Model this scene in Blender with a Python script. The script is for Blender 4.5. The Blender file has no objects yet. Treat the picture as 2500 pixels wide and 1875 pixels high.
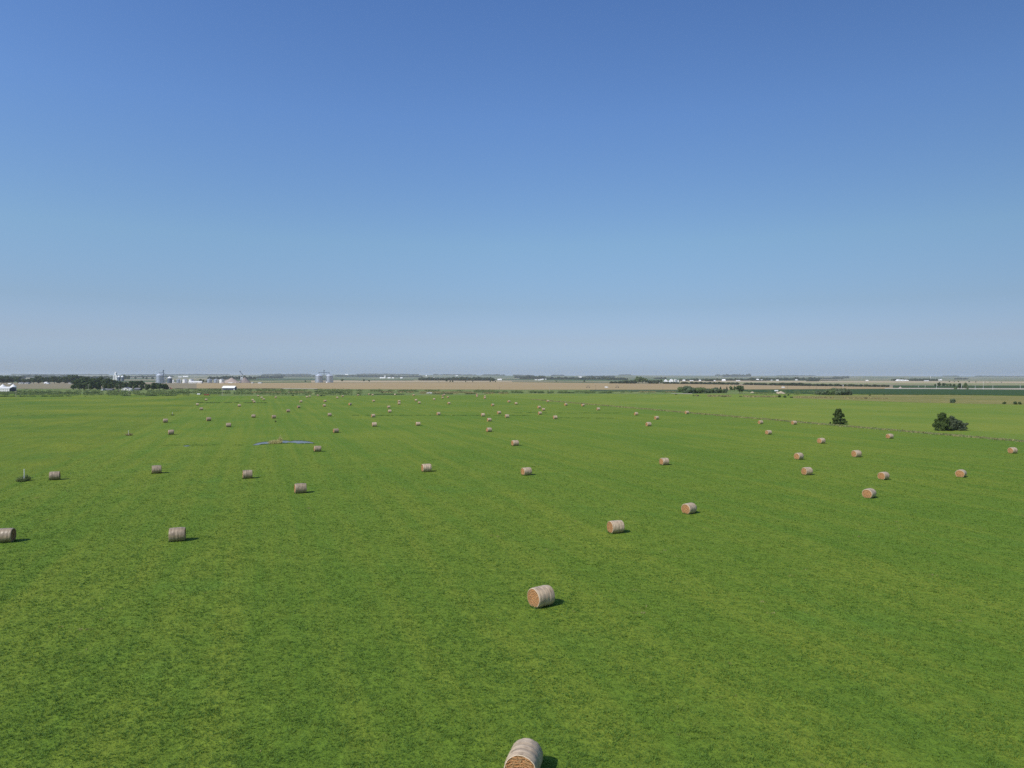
import bpy, bmesh, math, random
import numpy as np
from mathutils import Matrix, Vector, Euler
random.seed(7)
rng = np.random.default_rng(11)
R = math.radians
S = bpy.context.scene
COL = S.collection

# ------------------------------------------------------------------ camera, sky, sun
CAM_H = 18.0
F_PX = 1733.0                                   # focal length in photo pixels (2500 wide)
cd = bpy.data.cameras.new("camera")
cd.sensor_width = 36.0
cd.lens = F_PX / 2500.0 * 36.0
cd.clip_start = 0.5
cd.clip_end = 60000
cam = bpy.data.objects.new("camera", cd)
COL.objects.link(cam)
CAM_M = Matrix.Rotation(R(90 - 0.595), 3, 'X') @ Matrix.Rotation(0.0016, 3, 'Z')
cam.matrix_world = Matrix.Translation((0, 0, CAM_H)) @ CAM_M.to_4x4()
S.camera = cam

SKY0, SKY1, SKY2, SKY3, SKY4, SKY5 = (.98, 1.22, 1.85), (.86, 1.08, 1.68), (.84, .91, 1.09), (.97, 1.11, 1.19), (.94, 1.17, 1.48), (.84, 1.11, 1.51)
SUN_AZ, SUN_EL = 227.5, 43.0                    # azimuth clockwise from +Y (view direction)
w = bpy.data.worlds.new("World")
S.world = w
w.use_nodes = True
wn = w.node_tree.nodes
sky = wn.new('ShaderNodeTexSky')
sky.sky_type = 'NISHITA'
sky.sun_disc = False
sky.sun_elevation = R(SUN_EL)
sky.sun_rotation = R(SUN_AZ)
sky.air_density = 1.0
sky.dust_density = 1.0
sky.ozone_density = 3.0
sky.altitude = 0
# the camera's colour rendering of a summer sky: a gain by height above the horizon
wl = w.node_tree.links
tc = wn.new('ShaderNodeTexCoord'); sx = wn.new('ShaderNodeSeparateXYZ'); wl.new(tc.outputs['Generated'], sx.inputs[0])
gr = wn.new('ShaderNodeValToRGB'); wl.new(sx.outputs[2], gr.inputs[0])
stops = [(0.0, SKY0), (0.0075, (.95, 1.18, 1.78)), (0.022, SKY1), (0.05, (.86, .93, 1.28)), (0.097, SKY2), (0.181, SKY3), (0.336, SKY4), (0.465, SKY5)]
while len(gr.color_ramp.elements) < len(stops): gr.color_ramp.elements.new(0.5)
for e_, (p_, c_) in zip(gr.color_ramp.elements, stops):
    e_.position = p_; e_.color = (*c_, 1)
mxs = wn.new('ShaderNodeMix'); mxs.data_type = 'RGBA'; mxs.blend_type = 'MULTIPLY'; mxs.inputs[0].default_value = 1.0
wl.new(sky.outputs[0], mxs.inputs[6]); wl.new(gr.outputs[0], mxs.inputs[7]); 
gx = wn.new('ShaderNodeValToRGB'); mr = wn.new('ShaderNodeMapRange'); mr.inputs[1].default_value = -0.6; mr.inputs[2].default_value = 0.6
wl.new(sx.outputs[0], mr.inputs[0]); wl.new(mr.outputs[0], gx.inputs[0])
while len(gx.color_ramp.elements) < 4: gx.color_ramp.elements.new(0.5)
for e_, (p_, c_) in zip(gx.color_ramp.elements, [(0.0, 1.10), (0.5, 1.0), (0.68, 0.93), (1.0, 0.76)]):
    e_.position = p_; e_.color = (c_, c_, c_, 1)
mx2 = wn.new('ShaderNodeMix'); mx2.data_type = 'RGBA'; mx2.blend_type = 'MULTIPLY'; mx2.inputs[0].default_value = 1.0
wl.new(mxs.outputs[2], mx2.inputs[6]); wl.new(gx.outputs[0], mx2.inputs[7]); wl.new(mx2.outputs[2], wn['Background'].inputs[0])
wn['Background'].inputs[1].default_value = 0.1
sd = bpy.data.lights.new("sun", 'SUN')
sd.energy = 4.4
sd.angle = R(0.53)
sd.color = (1.0, 0.95, 0.87)
sun = bpy.data.objects.new("sun", sd)
COL.objects.link(sun)
sdir = Vector((math.sin(R(SUN_AZ)) * math.cos(R(SUN_EL)), math.cos(R(SUN_AZ)) * math.cos(R(SUN_EL)), math.sin(R(SUN_EL))))
sun.rotation_euler = (-sdir).to_track_quat('-Z', 'Y').to_euler()
S.view_settings.view_transform = 'Standard'
S.view_settings.look = 'None'
S.view_settings.exposure = 0.0
S.view_settings.gamma = 1.0
S.cycles.max_bounces = 6
S.cycles.volume_bounces = 1
S.cycles.use_denoising = False

# ------------------------------------------------------------------ helpers
def G(px, py, z=0.0):
    """point of the photo on the level z -> world point"""
    d = CAM_M @ Vector(((px - 1250) / F_PX, -(py - 937.5) / F_PX, -1.0))
    t = (z - CAM_H) / d.z
    return Vector((d.x * t, d.y * t, z))

def zat(px, py, y):
    """height and x of the photo point at depth y"""
    d = CAM_M @ Vector(((px - 1250) / F_PX, -(py - 937.5) / F_PX, -1.0))
    return d.x * y / d.y, CAM_H + d.z * y / d.y

def tag(o, label=None, cat=None, group=None, kind=None):
    if label: o['label'] = label
    if cat: o['category'] = cat
    if group: o['group'] = group
    if kind: o['kind'] = kind
    return o

def empty(name, loc, rz=0.0, scale=None):
    o = bpy.data.objects.new(name, None)
    o.empty_display_size = 0.5
    COL.objects.link(o)
    o.location = loc
    o.rotation_euler = (0, 0, rz)
    if scale: o.scale = scale
    return o

def copy_tree(o, parent=None):
    c = o.copy()
    COL.objects.link(c)
    if parent is not None:
        c.parent = parent
    for ch in list(o.children):
        copy_tree(ch, c)
    return c

class MB:
    def __init__(self):
        self.v, self.f, self.m = [], [], []
    def add(self, vs, fs, mi=0):
        b = len(self.v)
        self.v += [tuple(p) for p in vs]
        self.f += [tuple(b + i for i in q) for q in fs]
        self.m += [mi] * len(fs)
    def box(self, c, s, rz=0.0, mi=0):
        cx, cy, cz = c; hx, hy, hz = s[0] / 2, s[1] / 2, s[2] / 2
        co, si = math.cos(rz), math.sin(rz)
        vs = []
        for dz in (-hz, hz):
            for dx, dy in ((-hx, -hy), (hx, -hy), (hx, hy), (-hx, hy)):
                vs.append((cx + dx * co - dy * si, cy + dx * si + dy * co, cz + dz))
        self.add(vs, [(3, 2, 1, 0), (4, 5, 6, 7), (0, 1, 5, 4), (1, 2, 6, 5), (2, 3, 7, 6), (3, 0, 4, 7)], mi)
    def tube(self, p0, p1, r0, r1=None, n=8, mi=0, caps=True):
        r1 = r0 if r1 is None else r1
        p0, p1 = Vector(p0), Vector(p1)
        a = (p1 - p0).normalized()
        u = a.orthogonal().normalized(); v = a.cross(u)
        vs = []
        for p, r in ((p0, r0), (p1, r1)):
            for i in range(n):
                t = 2 * math.pi * i / n
                vs.append(p + (u * math.cos(t) + v * math.sin(t)) * r)
        fs = [(i, (i + 1) % n, n + (i + 1) % n, n + i) for i in range(n)]
        if caps:
            fs += [tuple(reversed(range(n))), tuple(range(n, 2 * n))]
        self.add(vs, fs, mi)
    def lathe(self, prof, n=32, mi=0, centre=(0, 0, 0)):
        cx, cy, cz = centre
        vs = []
        for r, z in prof:
            for i in range(n):
                t = 2 * math.pi * i / n
                vs.append((cx + r * math.cos(t), cy + r * math.sin(t), cz + z))
        fs = []
        for k in range(len(prof) - 1):
            for i in range(n):
                fs.append((k * n + i, k * n + (i + 1) % n, (k + 1) * n + (i + 1) % n, (k + 1) * n + i))
        self.add(vs, fs, mi)
    def prism(self, poly, y0, y1, mi=0):
        """polygon in xz, extruded along y"""
        n = len(poly)
        vs = [(x, y0, z) for x, z in poly] + [(x, y1, z) for x, z in poly]
        fs = [tuple(range(n)), tuple(reversed(range(n, 2 * n)))] + [(i, n + i, n + (i + 1) % n, (i + 1) % n) for i in range(n)]
        self.add(vs, fs, mi)
    def mesh(self, name, mats, smooth=False):
        me = bpy.data.meshes.new(name)
        me.from_pydata(self.v, [], self.f)
        for m in (mats if isinstance(mats, (list, tuple)) else [mats]):
            me.materials.append(m)
        me.polygons.foreach_set('material_index', self.m)
        if smooth:
            me.polygons.foreach_set('use_smooth', [True] * len(self.f))
        bm = bmesh.new(); bm.from_mesh(me)
        bmesh.ops.recalc_face_normals(bm, faces=bm.faces)
        bm.to_mesh(me); bm.free()
        me.update()
        return me
    def build(self, name, mats, parent=None, loc=None, rz=0.0, smooth=False):
        return link(name, self.mesh(name, mats, smooth), parent, loc, rz)

def link(name, me, parent=None, loc=None, rz=0.0, scale=None):
    o = bpy.data.objects.new(name, me)
    COL.objects.link(o)
    if parent is not None: o.parent = parent
    if loc is not None: o.location = loc
    o.rotation_euler[2] = rz
    if scale is not None: o.scale = scale
    return o

def np_mesh(name, verts, faces, mats, tint=None, smooth=False):
    """verts (n,3), faces (m,k) all with the same k; tint one value per face"""
    k = faces.shape[1]; m = faces.shape[0]
    me = bpy.data.meshes.new(name)
    me.vertices.add(len(verts)); me.vertices.foreach_set('co', verts.astype(np.float32).ravel())
    me.loops.add(m * k); me.loops.foreach_set('vertex_index', faces.astype(np.int32).ravel())
    me.polygons.add(m)
    me.polygons.foreach_set('loop_start', np.arange(0, m * k, k, dtype=np.int32))
    me.polygons.foreach_set('loop_total', np.full(m, k, dtype=np.int32))
    if smooth:
        me.polygons.foreach_set('use_smooth', np.ones(m, dtype=bool))
    for mt in (mats if isinstance(mats, (list, tuple)) else [mats]):
        me.materials.append(mt)
    if tint is not None:
        a = me.attributes.new('tint', 'FLOAT', 'FACE')
        a.data.foreach_set('value', tint.astype(np.float32))
    me.update(calc_edges=True)
    me.validate()
    return me

def vnoise(x, y, scale, seed):
    """smooth value noise in numpy, 0..1"""
    r = np.random.default_rng(seed)
    T = r.random((257, 257))
    u = np.asarray(x) * scale; v = np.asarray(y) * scale
    i = np.floor(u).astype(int); j = np.floor(v).astype(int)
    fu = u - i; fv = v - j
    fu = fu * fu * (3 - 2 * fu); fv = fv * fv * (3 - 2 * fv)
    i &= 255; j &= 255
    return (T[i, j] * (1 - fu) + T[i + 1, j] * fu) * (1 - fv) + (T[i, j + 1] * (1 - fu) + T[i + 1, j + 1] * fu) * fv

# ------------------------------------------------------------------ materials
class NT:
    def __init__(self, name):
        self.mat = bpy.data.materials.new(name)
        self.mat.use_nodes = True
        self.t = self.mat.node_tree
        self.b = self.t.nodes['Principled BSDF']
    def n(self, kind, **kw):
        nd = self.t.nodes.new(kind)
        for k, v in kw.items():
            if k in nd.inputs and not hasattr(nd, k):
                nd.inputs[k].default_value = v
            else:
                setattr(nd, k, v)
        return nd
    def l(self, a, b):
        self.t.links.new(a, b)
    def noise(self, vec, scale, detail=3, rough=0.55, dist=0.0):
        nd = self.n('ShaderNodeTexNoise')
        nd.inputs['Scale'].default_value = scale
        nd.inputs['Detail'].default_value = detail
        nd.inputs['Roughness'].default_value = rough
        nd.inputs['Distortion'].default_value = dist
        if vec is not None: self.l(vec, nd.inputs['Vector'])
        return nd.outputs['Fac']
    def mapping(self, vec, scale=(1, 1, 1), rot=(0, 0, 0), loc=(0, 0, 0)):
        m = self.n('ShaderNodeMapping')
        m.inputs['Scale'].default_value = scale
        m.inputs['Rotation'].default_value = rot
        m.inputs['Location'].default_value = loc
        self.l(vec, m.inputs['Vector'])
        return m.outputs[0]
    def ramp(self, fac, stops, interp='LINEAR'):
        r = self.n('ShaderNodeValToRGB')
        r.color_ramp.interpolation = interp
        e = r.color_ramp.elements
        while len(e) < len(stops): e.new(0.5)
        for i, (p, c) in enumerate(stops):
            e[i].position = p
            e[i].color = (c, c, c, 1) if isinstance(c, (int, float)) else (*c, 1)
        self.l(fac, r.inputs[0])
        return r.outputs[0]
    def mix(self, fac, a, b, mode='MIX'):
        m = self.n('ShaderNodeMix', data_type='RGBA', blend_type=mode)
        for sock, v in ((0, fac), (6, a), (7, b)):
            if isinstance(v, (int, float)): m.inputs[sock].default_value = v
            elif isinstance(v, tuple): m.inputs[sock].default_value = (*v, 1)
            else: self.l(v, m.inputs[sock])
        return m.outputs[2]
    def math(self, op, a, b=0.0):
        m = self.n('ShaderNodeMath', operation=op)
        for i, v in enumerate((a, b)):
            if isinstance(v, (int, float)): m.inputs[i].default_value = v
            else: self.l(v, m.inputs[i])
        return m.outputs[0]
    def bump(self, h, strength=0.5, dist=0.1):
        b = self.n('ShaderNodeBump')
        b.inputs['Strength'].default_value = strength
        b.inputs['Distance'].default_value = dist
        self.l(h, b.inputs['Height'])
        self.l(b.outputs[0], self.b.inputs['Normal'])
    def done(self, col=None, rough=0.8, metal=0.0, spec=0.3):
        if col is not None:
            if isinstance(col, tuple): self.b.inputs['Base Color'].default_value = (*col, 1)
            else: self.l(col, self.b.inputs['Base Color'])
        self.b.inputs['Roughness'].default_value = rough
        self.b.inputs['Metallic'].default_value = metal
        self.b.inputs['Specular IOR Level'].default_value = spec
        return self.mat

def plain(name, col, rough=0.6, metal=0.0, var=0.12, scale=1.5, spec=0.3):
    t = NT(name)
    co = t.n('ShaderNodeTexCoord').outputs['Object']
    f = t.noise(co, scale, 4)
    a = tuple(c * (1 - var) for c in col); b = tuple(min(1, c * (1 + var)) for c in col)
    return t.done(t.mix(f, a, b), rough, metal, spec)

FIELD_ROT = R(-19.4)          # the swaths run 19.4 degrees left of the view direction

def field_coords(t):
    co = t.n('ShaderNodeTexCoord').outputs['Object']
    return co, t.mapping(co, rot=(0, 0, -R(19.4)))

def grass_field(name, green, yellow, dry, yel_amt=0.5, dry_thr=0.66, dry_amt=0.6, streak=0.5, bump=0.5, k=1.0):
    t = NT(name)
    co, fc = field_coords(t)
    big = t.noise(co, 0.018, 4, 0.6)                      # broad patches
    mid = t.noise(co, 0.16, 4, 0.6)
    fine = t.noise(co, 1.6, 5, 0.72)
    sw = t.noise(t.mapping(fc, scale=(0.34, 0.008, 1)), 1.0, 3, 0.6)     # mower swaths
    a = t.math('ADD', t.math('MULTIPLY', big, 1.15), t.math('MULTIPLY', mid, 0.35))
    a = t.math('ADD', a, t.math('MULTIPLY', t.math('SUBTRACT', sw, 0.5), streak * 1.6))
    f = t.ramp(a, [(0.56, 0.0), (0.96, 1.0)])
    c = t.mix(t.math('MULTIPLY', f, yel_amt), green, yellow)
    # dry straw left on the ground
    d1 = t.noise(t.mapping(fc, scale=(0.5, 0.16, 1)), 1.0, 5, 0.7)
    d = t.ramp(d1, [(dry_thr, 0.0), (dry_thr + 0.12, 1.0)])
    c = t.mix(t.math('MULTIPLY', d, dry_amt), c, dry)
    # bluish clover patches
    cl = t.ramp(t.noise(co, 0.06, 4, 0.65), [(0.56, 0.0), (0.68, 1.0)])
    c = t.mix(t.math('MULTIPLY', cl, 0.35), c, (green[0] * 0.75, green[1] * 1.05, green[2] * 1.35))
    # tufts
    br = t.ramp(fine, [(0.28, 0.72 * k), (0.5, 1.0 * k), (0.75, 1.22 * k)])
    c = t.mix(1.0, c, br, 'MULTIPLY')
    t.bump(t.math('ADD', fine, t.math('MULTIPLY', t.noise(co, 0.45, 4, 0.6), 1.5)), bump, 0.35)
    return t.done(c, 0.95, 0, 0.1)

GREEN = (0.110, 0.182, 0.020)
YELLOW = (0.200, 0.232, 0.028)
DRY = (0.34, 0.29, 0.14)
M_hay = grass_field('cut_hay_grass', GREEN, YELLOW, DRY, 0.55, 0.70, 0.5, 0.75, 0.55)
M_meadow = grass_field('uncut_grass', (0.092, 0.160, 0.018), (0.205, 0.230, 0.024), (0.30, 0.29, 0.10), 0.8, 0.74, 0.3, 0.2, 0.6)
M_pasture = grass_field('pasture_grass', (0.130, 0.200, 0.026), (0.22, 0.245, 0.035), (0.33, 0.30, 0.13), 0.75, 0.72, 0.5, 0.25, 0.4)
M_drypasture = grass_field('dry_pasture_grass', (0.155, 0.165, 0.040), (0.255, 0.215, 0.070), (0.44, 0.35, 0.18), 0.9, 0.56, 0.8, 0.2, 0.4)
M_rough = grass_field('rough_verge_grass', (0.10, 0.16, 0.04), (0.22, 0.24, 0.08), (0.33, 0.30, 0.15), 0.9, 0.60, 0.6, 0.2, 0.9)

def crop(name, a, b, c2, along=0.02, across=0.004):
    t = NT(name)
    co, fc = field_coords(t)
    f = t.noise(t.mapping(co, scale=(across, along, 1)), 1.0, 5, 0.65)
    g = t.noise(co, 0.05, 4, 0.7)
    c = t.mix(t.ramp(f, [(0.35, 0.0), (0.65, 1.0)]), a, b)
    c = t.mix(t.ramp(g, [(0.5, 0.0), (0.75, 0.6)]), c, c2)
    return t.done(c, 0.95, 0, 0.1)
M_stubble = crop('wheat_stubble', (0.320, 0.225, 0.118), (0.370, 0.280, 0.140), (0.27, 0.235, 0.10))
M_stubble_olive = crop('olive_stubble', (0.205, 0.180, 0.105), (0.255, 0.205, 0.130), (0.18, 0.18, 0.09))
M_stubble_pale = crop('pale_stubble', (0.36, 0.28, 0.17), (0.43, 0.35, 0.22), (0.32, 0.28, 0.15))
M_ripe = crop('ripening_field', (0.24, 0.24, 0.11), (0.28, 0.27, 0.13), (0.20, 0.22, 0.09))
M_soy = crop('soybean_rows', (0.030, 0.066, 0.018), (0.036, 0.076, 0.020), (0.048, 0.080, 0.020))
M_corn = crop('corn_rows', (0.05, 0.085, 0.035), (0.075, 0.105, 0.045), (0.10, 0.11, 0.05))
M_road = plain('gravel', (0.45, 0.40, 0.31), 0.95, 0, 0.2, 0.05)

def patchwork(name):
    """far farmland: rectangular fields of different crops"""
    t = NT(name)
    co, fc = field_coords(t)
    mp = t.mapping(fc, scale=(1 / 620.0, 1 / 900.0, 1))
    v = t.n('ShaderNodeTexVoronoi', distance='CHEBYCHEV', feature='F1')
    v.inputs['Scale'].default_value = 1.0
    v.inputs['Randomness'].default_value = 0.75
    t.l(mp, v.inputs['Vector'])
    sep = t.n('ShaderNodeSeparateColor'); t.l(v.outputs['Color'], sep.inputs[0])
    c = t.ramp(sep.outputs[0], [(0.0, (0.07, 0.11, 0.04)), (0.18, (0.30, 0.25, 0.16)), (0.34, (0.10, 0.14, 0.05)), (0.5, (0.22, 0.22, 0.11)),
                                (0.64, (0.055, 0.095, 0.04)), (0.8, (0.34, 0.27, 0.18)), (0.92, (0.12, 0.16, 0.06))], 'CONSTANT')
    g = t.noise(t.mapping(co, scale=(0.003, 0.012, 1)), 1.0, 5, 0.7)
    c = t.mix(t.ramp(g, [(0.42, 0.0), (0.7, 0.8)]), c, (0.06, 0.09, 0.045))
    return t.done(c, 0.95, 0, 0.1)
M_patch = patchwork('far_fields')

def leafmat(name, dark, light, back=0.25):
    t = NT(name)
    at = t.n('ShaderNodeAttribute'); at.attribute_name = 'tint'
    oi = t.n('ShaderNodeObjectInfo')
    f = t.math('ADD', t.math('MULTIPLY', at.outputs['Fac'], 0.8), t.math('MULTIPLY', oi.outputs['Random'], 0.25))
    c = t.mix(f, dark, light)
    t.done(c, 0.75, 0, 0.2)
    tr = t.n('ShaderNodeBsdfTranslucent'); t.l(c, tr.inputs[0])
    mx = t.n('ShaderNodeMixShader'); mx.inputs[0].default_value = back
    out = t.t.nodes['Material Output']
    t.l(t.b.outputs[0], mx.inputs[1]); t.l(tr.outputs[0], mx.inputs[2]); t.l(mx.outputs[0], out.inputs[0])
    return t.mat
M_leaf = leafmat('broad_leaves', (0.032, 0.058, 0.020), (0.080, 0.118, 0.038))
M_leaf_light = leafmat('pale_leaves', (0.065, 0.105, 0.035), (0.15, 0.20, 0.070))
M_leaf_willow = leafmat('willow_leaves', (0.075, 0.110, 0.055), (0.16, 0.205, 0.11))
M_cedar = leafmat('cedar_needles', (0.028, 0.048, 0.012), (0.090, 0.130, 0.030), 0.12)
M_cedar_grey = leafmat('grey_cedar_needles', (0.048, 0.068, 0.036), (0.125, 0.150, 0.078), 0.12)
M_hedge = leafmat('hedge_leaves', (0.036, 0.056, 0.026), (0.080, 0.100, 0.046))
M_dryweed2 = leafmat('fence_weed', (0.24, 0.24, 0.08), (0.42, 0.37, 0.17), .45)
M_weed2 = leafmat('verge_leaves', (0.10, 0.15, 0.04), (0.22, 0.26, 0.10))
M_brush = leafmat('brush_leaves', (0.05, 0.085, 0.025), (0.11, 0.15, 0.05))
M_dryweed = leafmat('dry_weed', (0.16, 0.15, 0.06), (0.40, 0.34, 0.15))
M_weed = leafmat('green_weed', (0.06, 0.10, 0.025), (0.22, 0.25, 0.09))
M_bark = plain('bark', (0.10, 0.08, 0.06), 0.9, 0, 0.3, 4)

M_greentuft = leafmat('green_tuft', (0.075, 0.150, 0.030), (0.150, 0.230, 0.045))

def blademat():
    t = NT('grass_blades')
    co = t.n('ShaderNodeTexCoord').outputs['Object']
    at = t.n('ShaderNodeAttribute'); at.attribute_name = 'tint'
    c = t.ramp(at.outputs['Fac'], [(0.0, (0.052, 0.122, 0.020)), (0.25, (0.084, 0.168, 0.021)), (0.55, (0.119, 0.203, 0.023)),
                                   (0.8, (0.178, 0.235, 0.030)), (0.93, (0.23, 0.225, 0.075)), (1.0, (0.31, 0.25, 0.13))])
    t.done(c, 0.7, 0, 0.25)
    tr = t.n('ShaderNodeBsdfTranslucent'); t.l(c, tr.inputs[0])
    mx = t.n('ShaderNodeMixShader'); mx.inputs[0].default_value = 0.2
    t.l(t.b.outputs[0], mx.inputs[1]); t.l(tr.outputs[0], mx.inputs[2]); t.l(mx.outputs[0], t.t.nodes['Material Output'].inputs[0])
    return t.mat
M_blade = blademat()

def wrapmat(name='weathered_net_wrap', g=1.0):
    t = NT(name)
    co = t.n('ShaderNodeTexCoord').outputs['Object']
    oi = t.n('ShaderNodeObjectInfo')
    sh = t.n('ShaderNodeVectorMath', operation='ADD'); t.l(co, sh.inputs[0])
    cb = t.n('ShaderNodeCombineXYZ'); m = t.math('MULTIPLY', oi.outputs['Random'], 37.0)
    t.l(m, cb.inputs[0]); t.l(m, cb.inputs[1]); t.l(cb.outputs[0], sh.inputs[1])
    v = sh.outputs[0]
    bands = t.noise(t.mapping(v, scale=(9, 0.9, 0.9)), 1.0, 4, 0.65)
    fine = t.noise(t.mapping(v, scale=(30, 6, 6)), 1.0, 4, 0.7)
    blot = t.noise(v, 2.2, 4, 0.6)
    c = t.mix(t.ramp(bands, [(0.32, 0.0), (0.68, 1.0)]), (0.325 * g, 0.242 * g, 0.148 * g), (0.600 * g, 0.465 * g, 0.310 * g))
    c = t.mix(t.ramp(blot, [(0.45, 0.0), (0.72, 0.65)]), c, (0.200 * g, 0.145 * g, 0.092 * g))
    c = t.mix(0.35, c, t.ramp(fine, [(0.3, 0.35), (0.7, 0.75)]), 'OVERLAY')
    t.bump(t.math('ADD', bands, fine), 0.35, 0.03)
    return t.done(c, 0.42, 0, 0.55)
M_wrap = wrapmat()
M_wrap_shaded = wrapmat('shaded_net_wrap', 0.68)  # darker copy of the same wrap, shade put into its colour
M_rim = plain('net_edge', (0.56, 0.45, 0.32), 0.6, 0, 0.15, 8, 0.4)

def facemat():
    t = NT('coiled_hay')
    co = t.n('ShaderNodeTexCoord').outputs['Object']
    wv = t.n('ShaderNodeTexWave', wave_type='RINGS', rings_direction='X')
    wv.inputs['Scale'].default_value = 2.6
    wv.inputs['Distortion'].default_value = 5.0
    wv.inputs['Detail'].default_value = 4
    wv.inputs['Detail Scale'].default_value = 1.6
    t.l(co, wv.inputs[0])
    fine = t.noise(t.mapping(co, scale=(4, 22, 22)), 1.0, 5, 0.75)
    blot = t.noise(co, 3.1, 4, 0.6)
    c = t.mix(wv.outputs['Fac'], (0.215, 0.080, 0.026), (0.400, 0.205, 0.085))
    c = t.mix(t.ramp(fine, [(0.35, 0.0), (0.66, 0.9)]), c, (0.480, 0.250, 0.100))
    c = t.mix(t.ramp(blot, [(0.48, 0.0), (0.7, 0.6)]), c, (0.150, 0.058, 0.024))
    t.bump(t.math('ADD', wv.outputs['Fac'], fine), 0.8, 0.05)
    return t.done(c, 0.9, 0, 0.15)
M_face = facemat()
M_straw = plain('loose_straw', (0.42, 0.26, 0.12), 0.9, 0, 0.3, 20)

def steelmat(name, col, rough=0.42, metal=0.75, rib=26.0):
    t = NT(name)
    co = t.n('ShaderNodeTexCoord').outputs['Object']
    wv = t.n('ShaderNodeTexWave', wave_type='BANDS', bands_direction='Z')
    wv.inputs['Scale'].default_value = rib / 20.0
    t.l(co, wv.inputs[0])
    f = t.noise(co, 0.35, 4)
    c = t.mix(f, tuple(x * 0.85 for x in col), tuple(min(1, x * 1.1) for x in col))
    t.bump(wv.outputs['Fac'], 0.3, 0.1)
    return t.done(c, rough, metal, 0.5)
M_steel = steelmat('galvanised_steel', (0.50, 0.53, 0.56), 0.36, 0.85)
M_steel_roof = steelmat('galvanised_roof', (0.62, 0.65, 0.68), 0.5, 0.45)
M_darksteel = plain('dark_steel', (0.10, 0.13, 0.17), 0.5, 0.3)
M_white = plain('white_paint', (0.80, 0.79, 0.77), 0.5, 0, 0.05)
M_offwhite = plain('off_white_siding', (0.62, 0.61, 0.58), 0.6, 0, 0.1)
M_navy = plain('dark_blue_siding', (0.055, 0.060, 0.110), 0.6, 0, 0.1)
M_greyroof = plain('grey_shingle', (0.17, 0.17, 0.18), 0.85, 0, 0.2)
M_sage = plain('sage_siding', (0.22, 0.24, 0.20), 0.8, 0, 0.15)
M_darkwall = plain('dark_wood', (0.10, 0.10, 0.11), 0.85, 0, 0.2)
M_glass = plain('dark_glass', (0.03, 0.04, 0.05), 0.15, 0, 0.05, 1, 0.6)
M_rubber = plain('rubber', (0.03, 0.03, 0.03), 0.8)
M_red = plain('faded_red_paint', (0.22, 0.035, 0.035), 0.6, 0, 0.3)
M_orange = plain('orange_paint', (0.75, 0.20, 0.10), 0.5)
M_pole = plain('weathered_pole', (0.42, 0.37, 0.30), 0.9, 0, 0.2)
M_poledark = plain('dark_pole', (0.16, 0.13, 0.10), 0.9, 0, 0.2)
M_grain = plain('grain', (0.34, 0.275, 0.235), 0.95, 0, 0.15, 0.2)
M_rubble = plain('pale_rubble', (0.38, 0.31, 0.22), 0.95, 0, 0.35, 0.6)
M_cow = plain('black_hide', (0.02, 0.018, 0.016), 0.7)
M_reed = leafmat('dry_reed', (0.36, 0.33, 0.12), (0.62, 0.55, 0.26), .4)
M_post = plain('white_plastic', (0.75, 0.76, 0.72), 0.5)
M_concrete = plain('white_concrete', (0.74, 0.73, 0.70), 0.7, 0, 0.06, 0.3)

# ------------------------------------------------------------------ ground, fields, water
def disc_ground():
    mb = MB(); n = 96; rad = 15000
    rings = [0, 200, 1000, 3000, 7000, rad]
    vs = [(0, 0, 0)]
    for r in rings[1:]:
        for i in range(n):
            t = 2 * math.pi * i / n
            vs.append((r * math.cos(t), r * math.sin(t), 0))
    fs = [(0, 1 + i, 1 + (i + 1) % n) for i in range(n)]
    for k in range(len(rings) - 2):
        a = 1 + k * n; b = a + n
        for i in range(n):
            fs.append((a + i, b + i, b + (i + 1) % n, a + (i + 1) % n))
    mb.add(vs, fs)
    return tag(mb.build('ground', M_patch), kind='structure')
disc_ground()

def sheet(name, px_poly, z, mat, extra=None):
    pts = [G(x, y) for x, y in px_poly]
    me = bpy.data.meshes.new(name)
    bm = bmesh.new()
    vs = [bm.verts.new((p.x, p.y, z)) for p in pts]
    f = bm.faces.new(vs)
    if f.normal.z < 0: f.normal_flip()
    bmesh.ops.triangulate(bm, faces=bm.faces)
    bm.normal_update()
    for f in bm.faces:
        if f.normal.z < 0: f.normal_flip()
    bm.to_mesh(me); bm.free()
    me.materials.append(mat)
    return tag(link(name, me), kind='structure')

def world_sheet(name, pts, z, mat):
    me = bpy.data.meshes.new(name)
    bm = bmesh.new()
    vs = [bm.verts.new((x, y, z)) for x, y in pts]
    bm.faces.new(vs); bm.normal_update()
    bmesh.ops.triangulate(bm, faces=bm.faces)
    for f in bm.faces:
        if f.normal.z < 0: f.normal_flip()
    bm.to_mesh(me); bm.free()
    me.materials.append(mat)
    return tag(link(name, me), kind='structure')

# hay field and its neighbours, laid out round the two fence lines
def fl_left(y):  return -85.0 - 0.352 * (y - 123.8)      # left fence line x at depth y
def fl_right(y): return 109.4 - 0.350 * (y - 294.5)      # right fence line
dl = 1.0
world_sheet('grass_verge', [(-1400, 500), (1600, 500), (1600, 1040), (-1400, 1010)], 0.02, M_rough)
world_sheet('hay_field', [(fl_left(-300), -300), (fl_right(-300), -300), (fl_right(690), 690), (fl_left(640), 640)], 0.06, M_hay)
world_sheet('pasture', [(fl_right(-300) + .01, -300), (1200, -300), (1200, 700), (380, 745), (-20, 745), (fl_right(690), 690)], 0.05, M_pasture)

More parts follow.
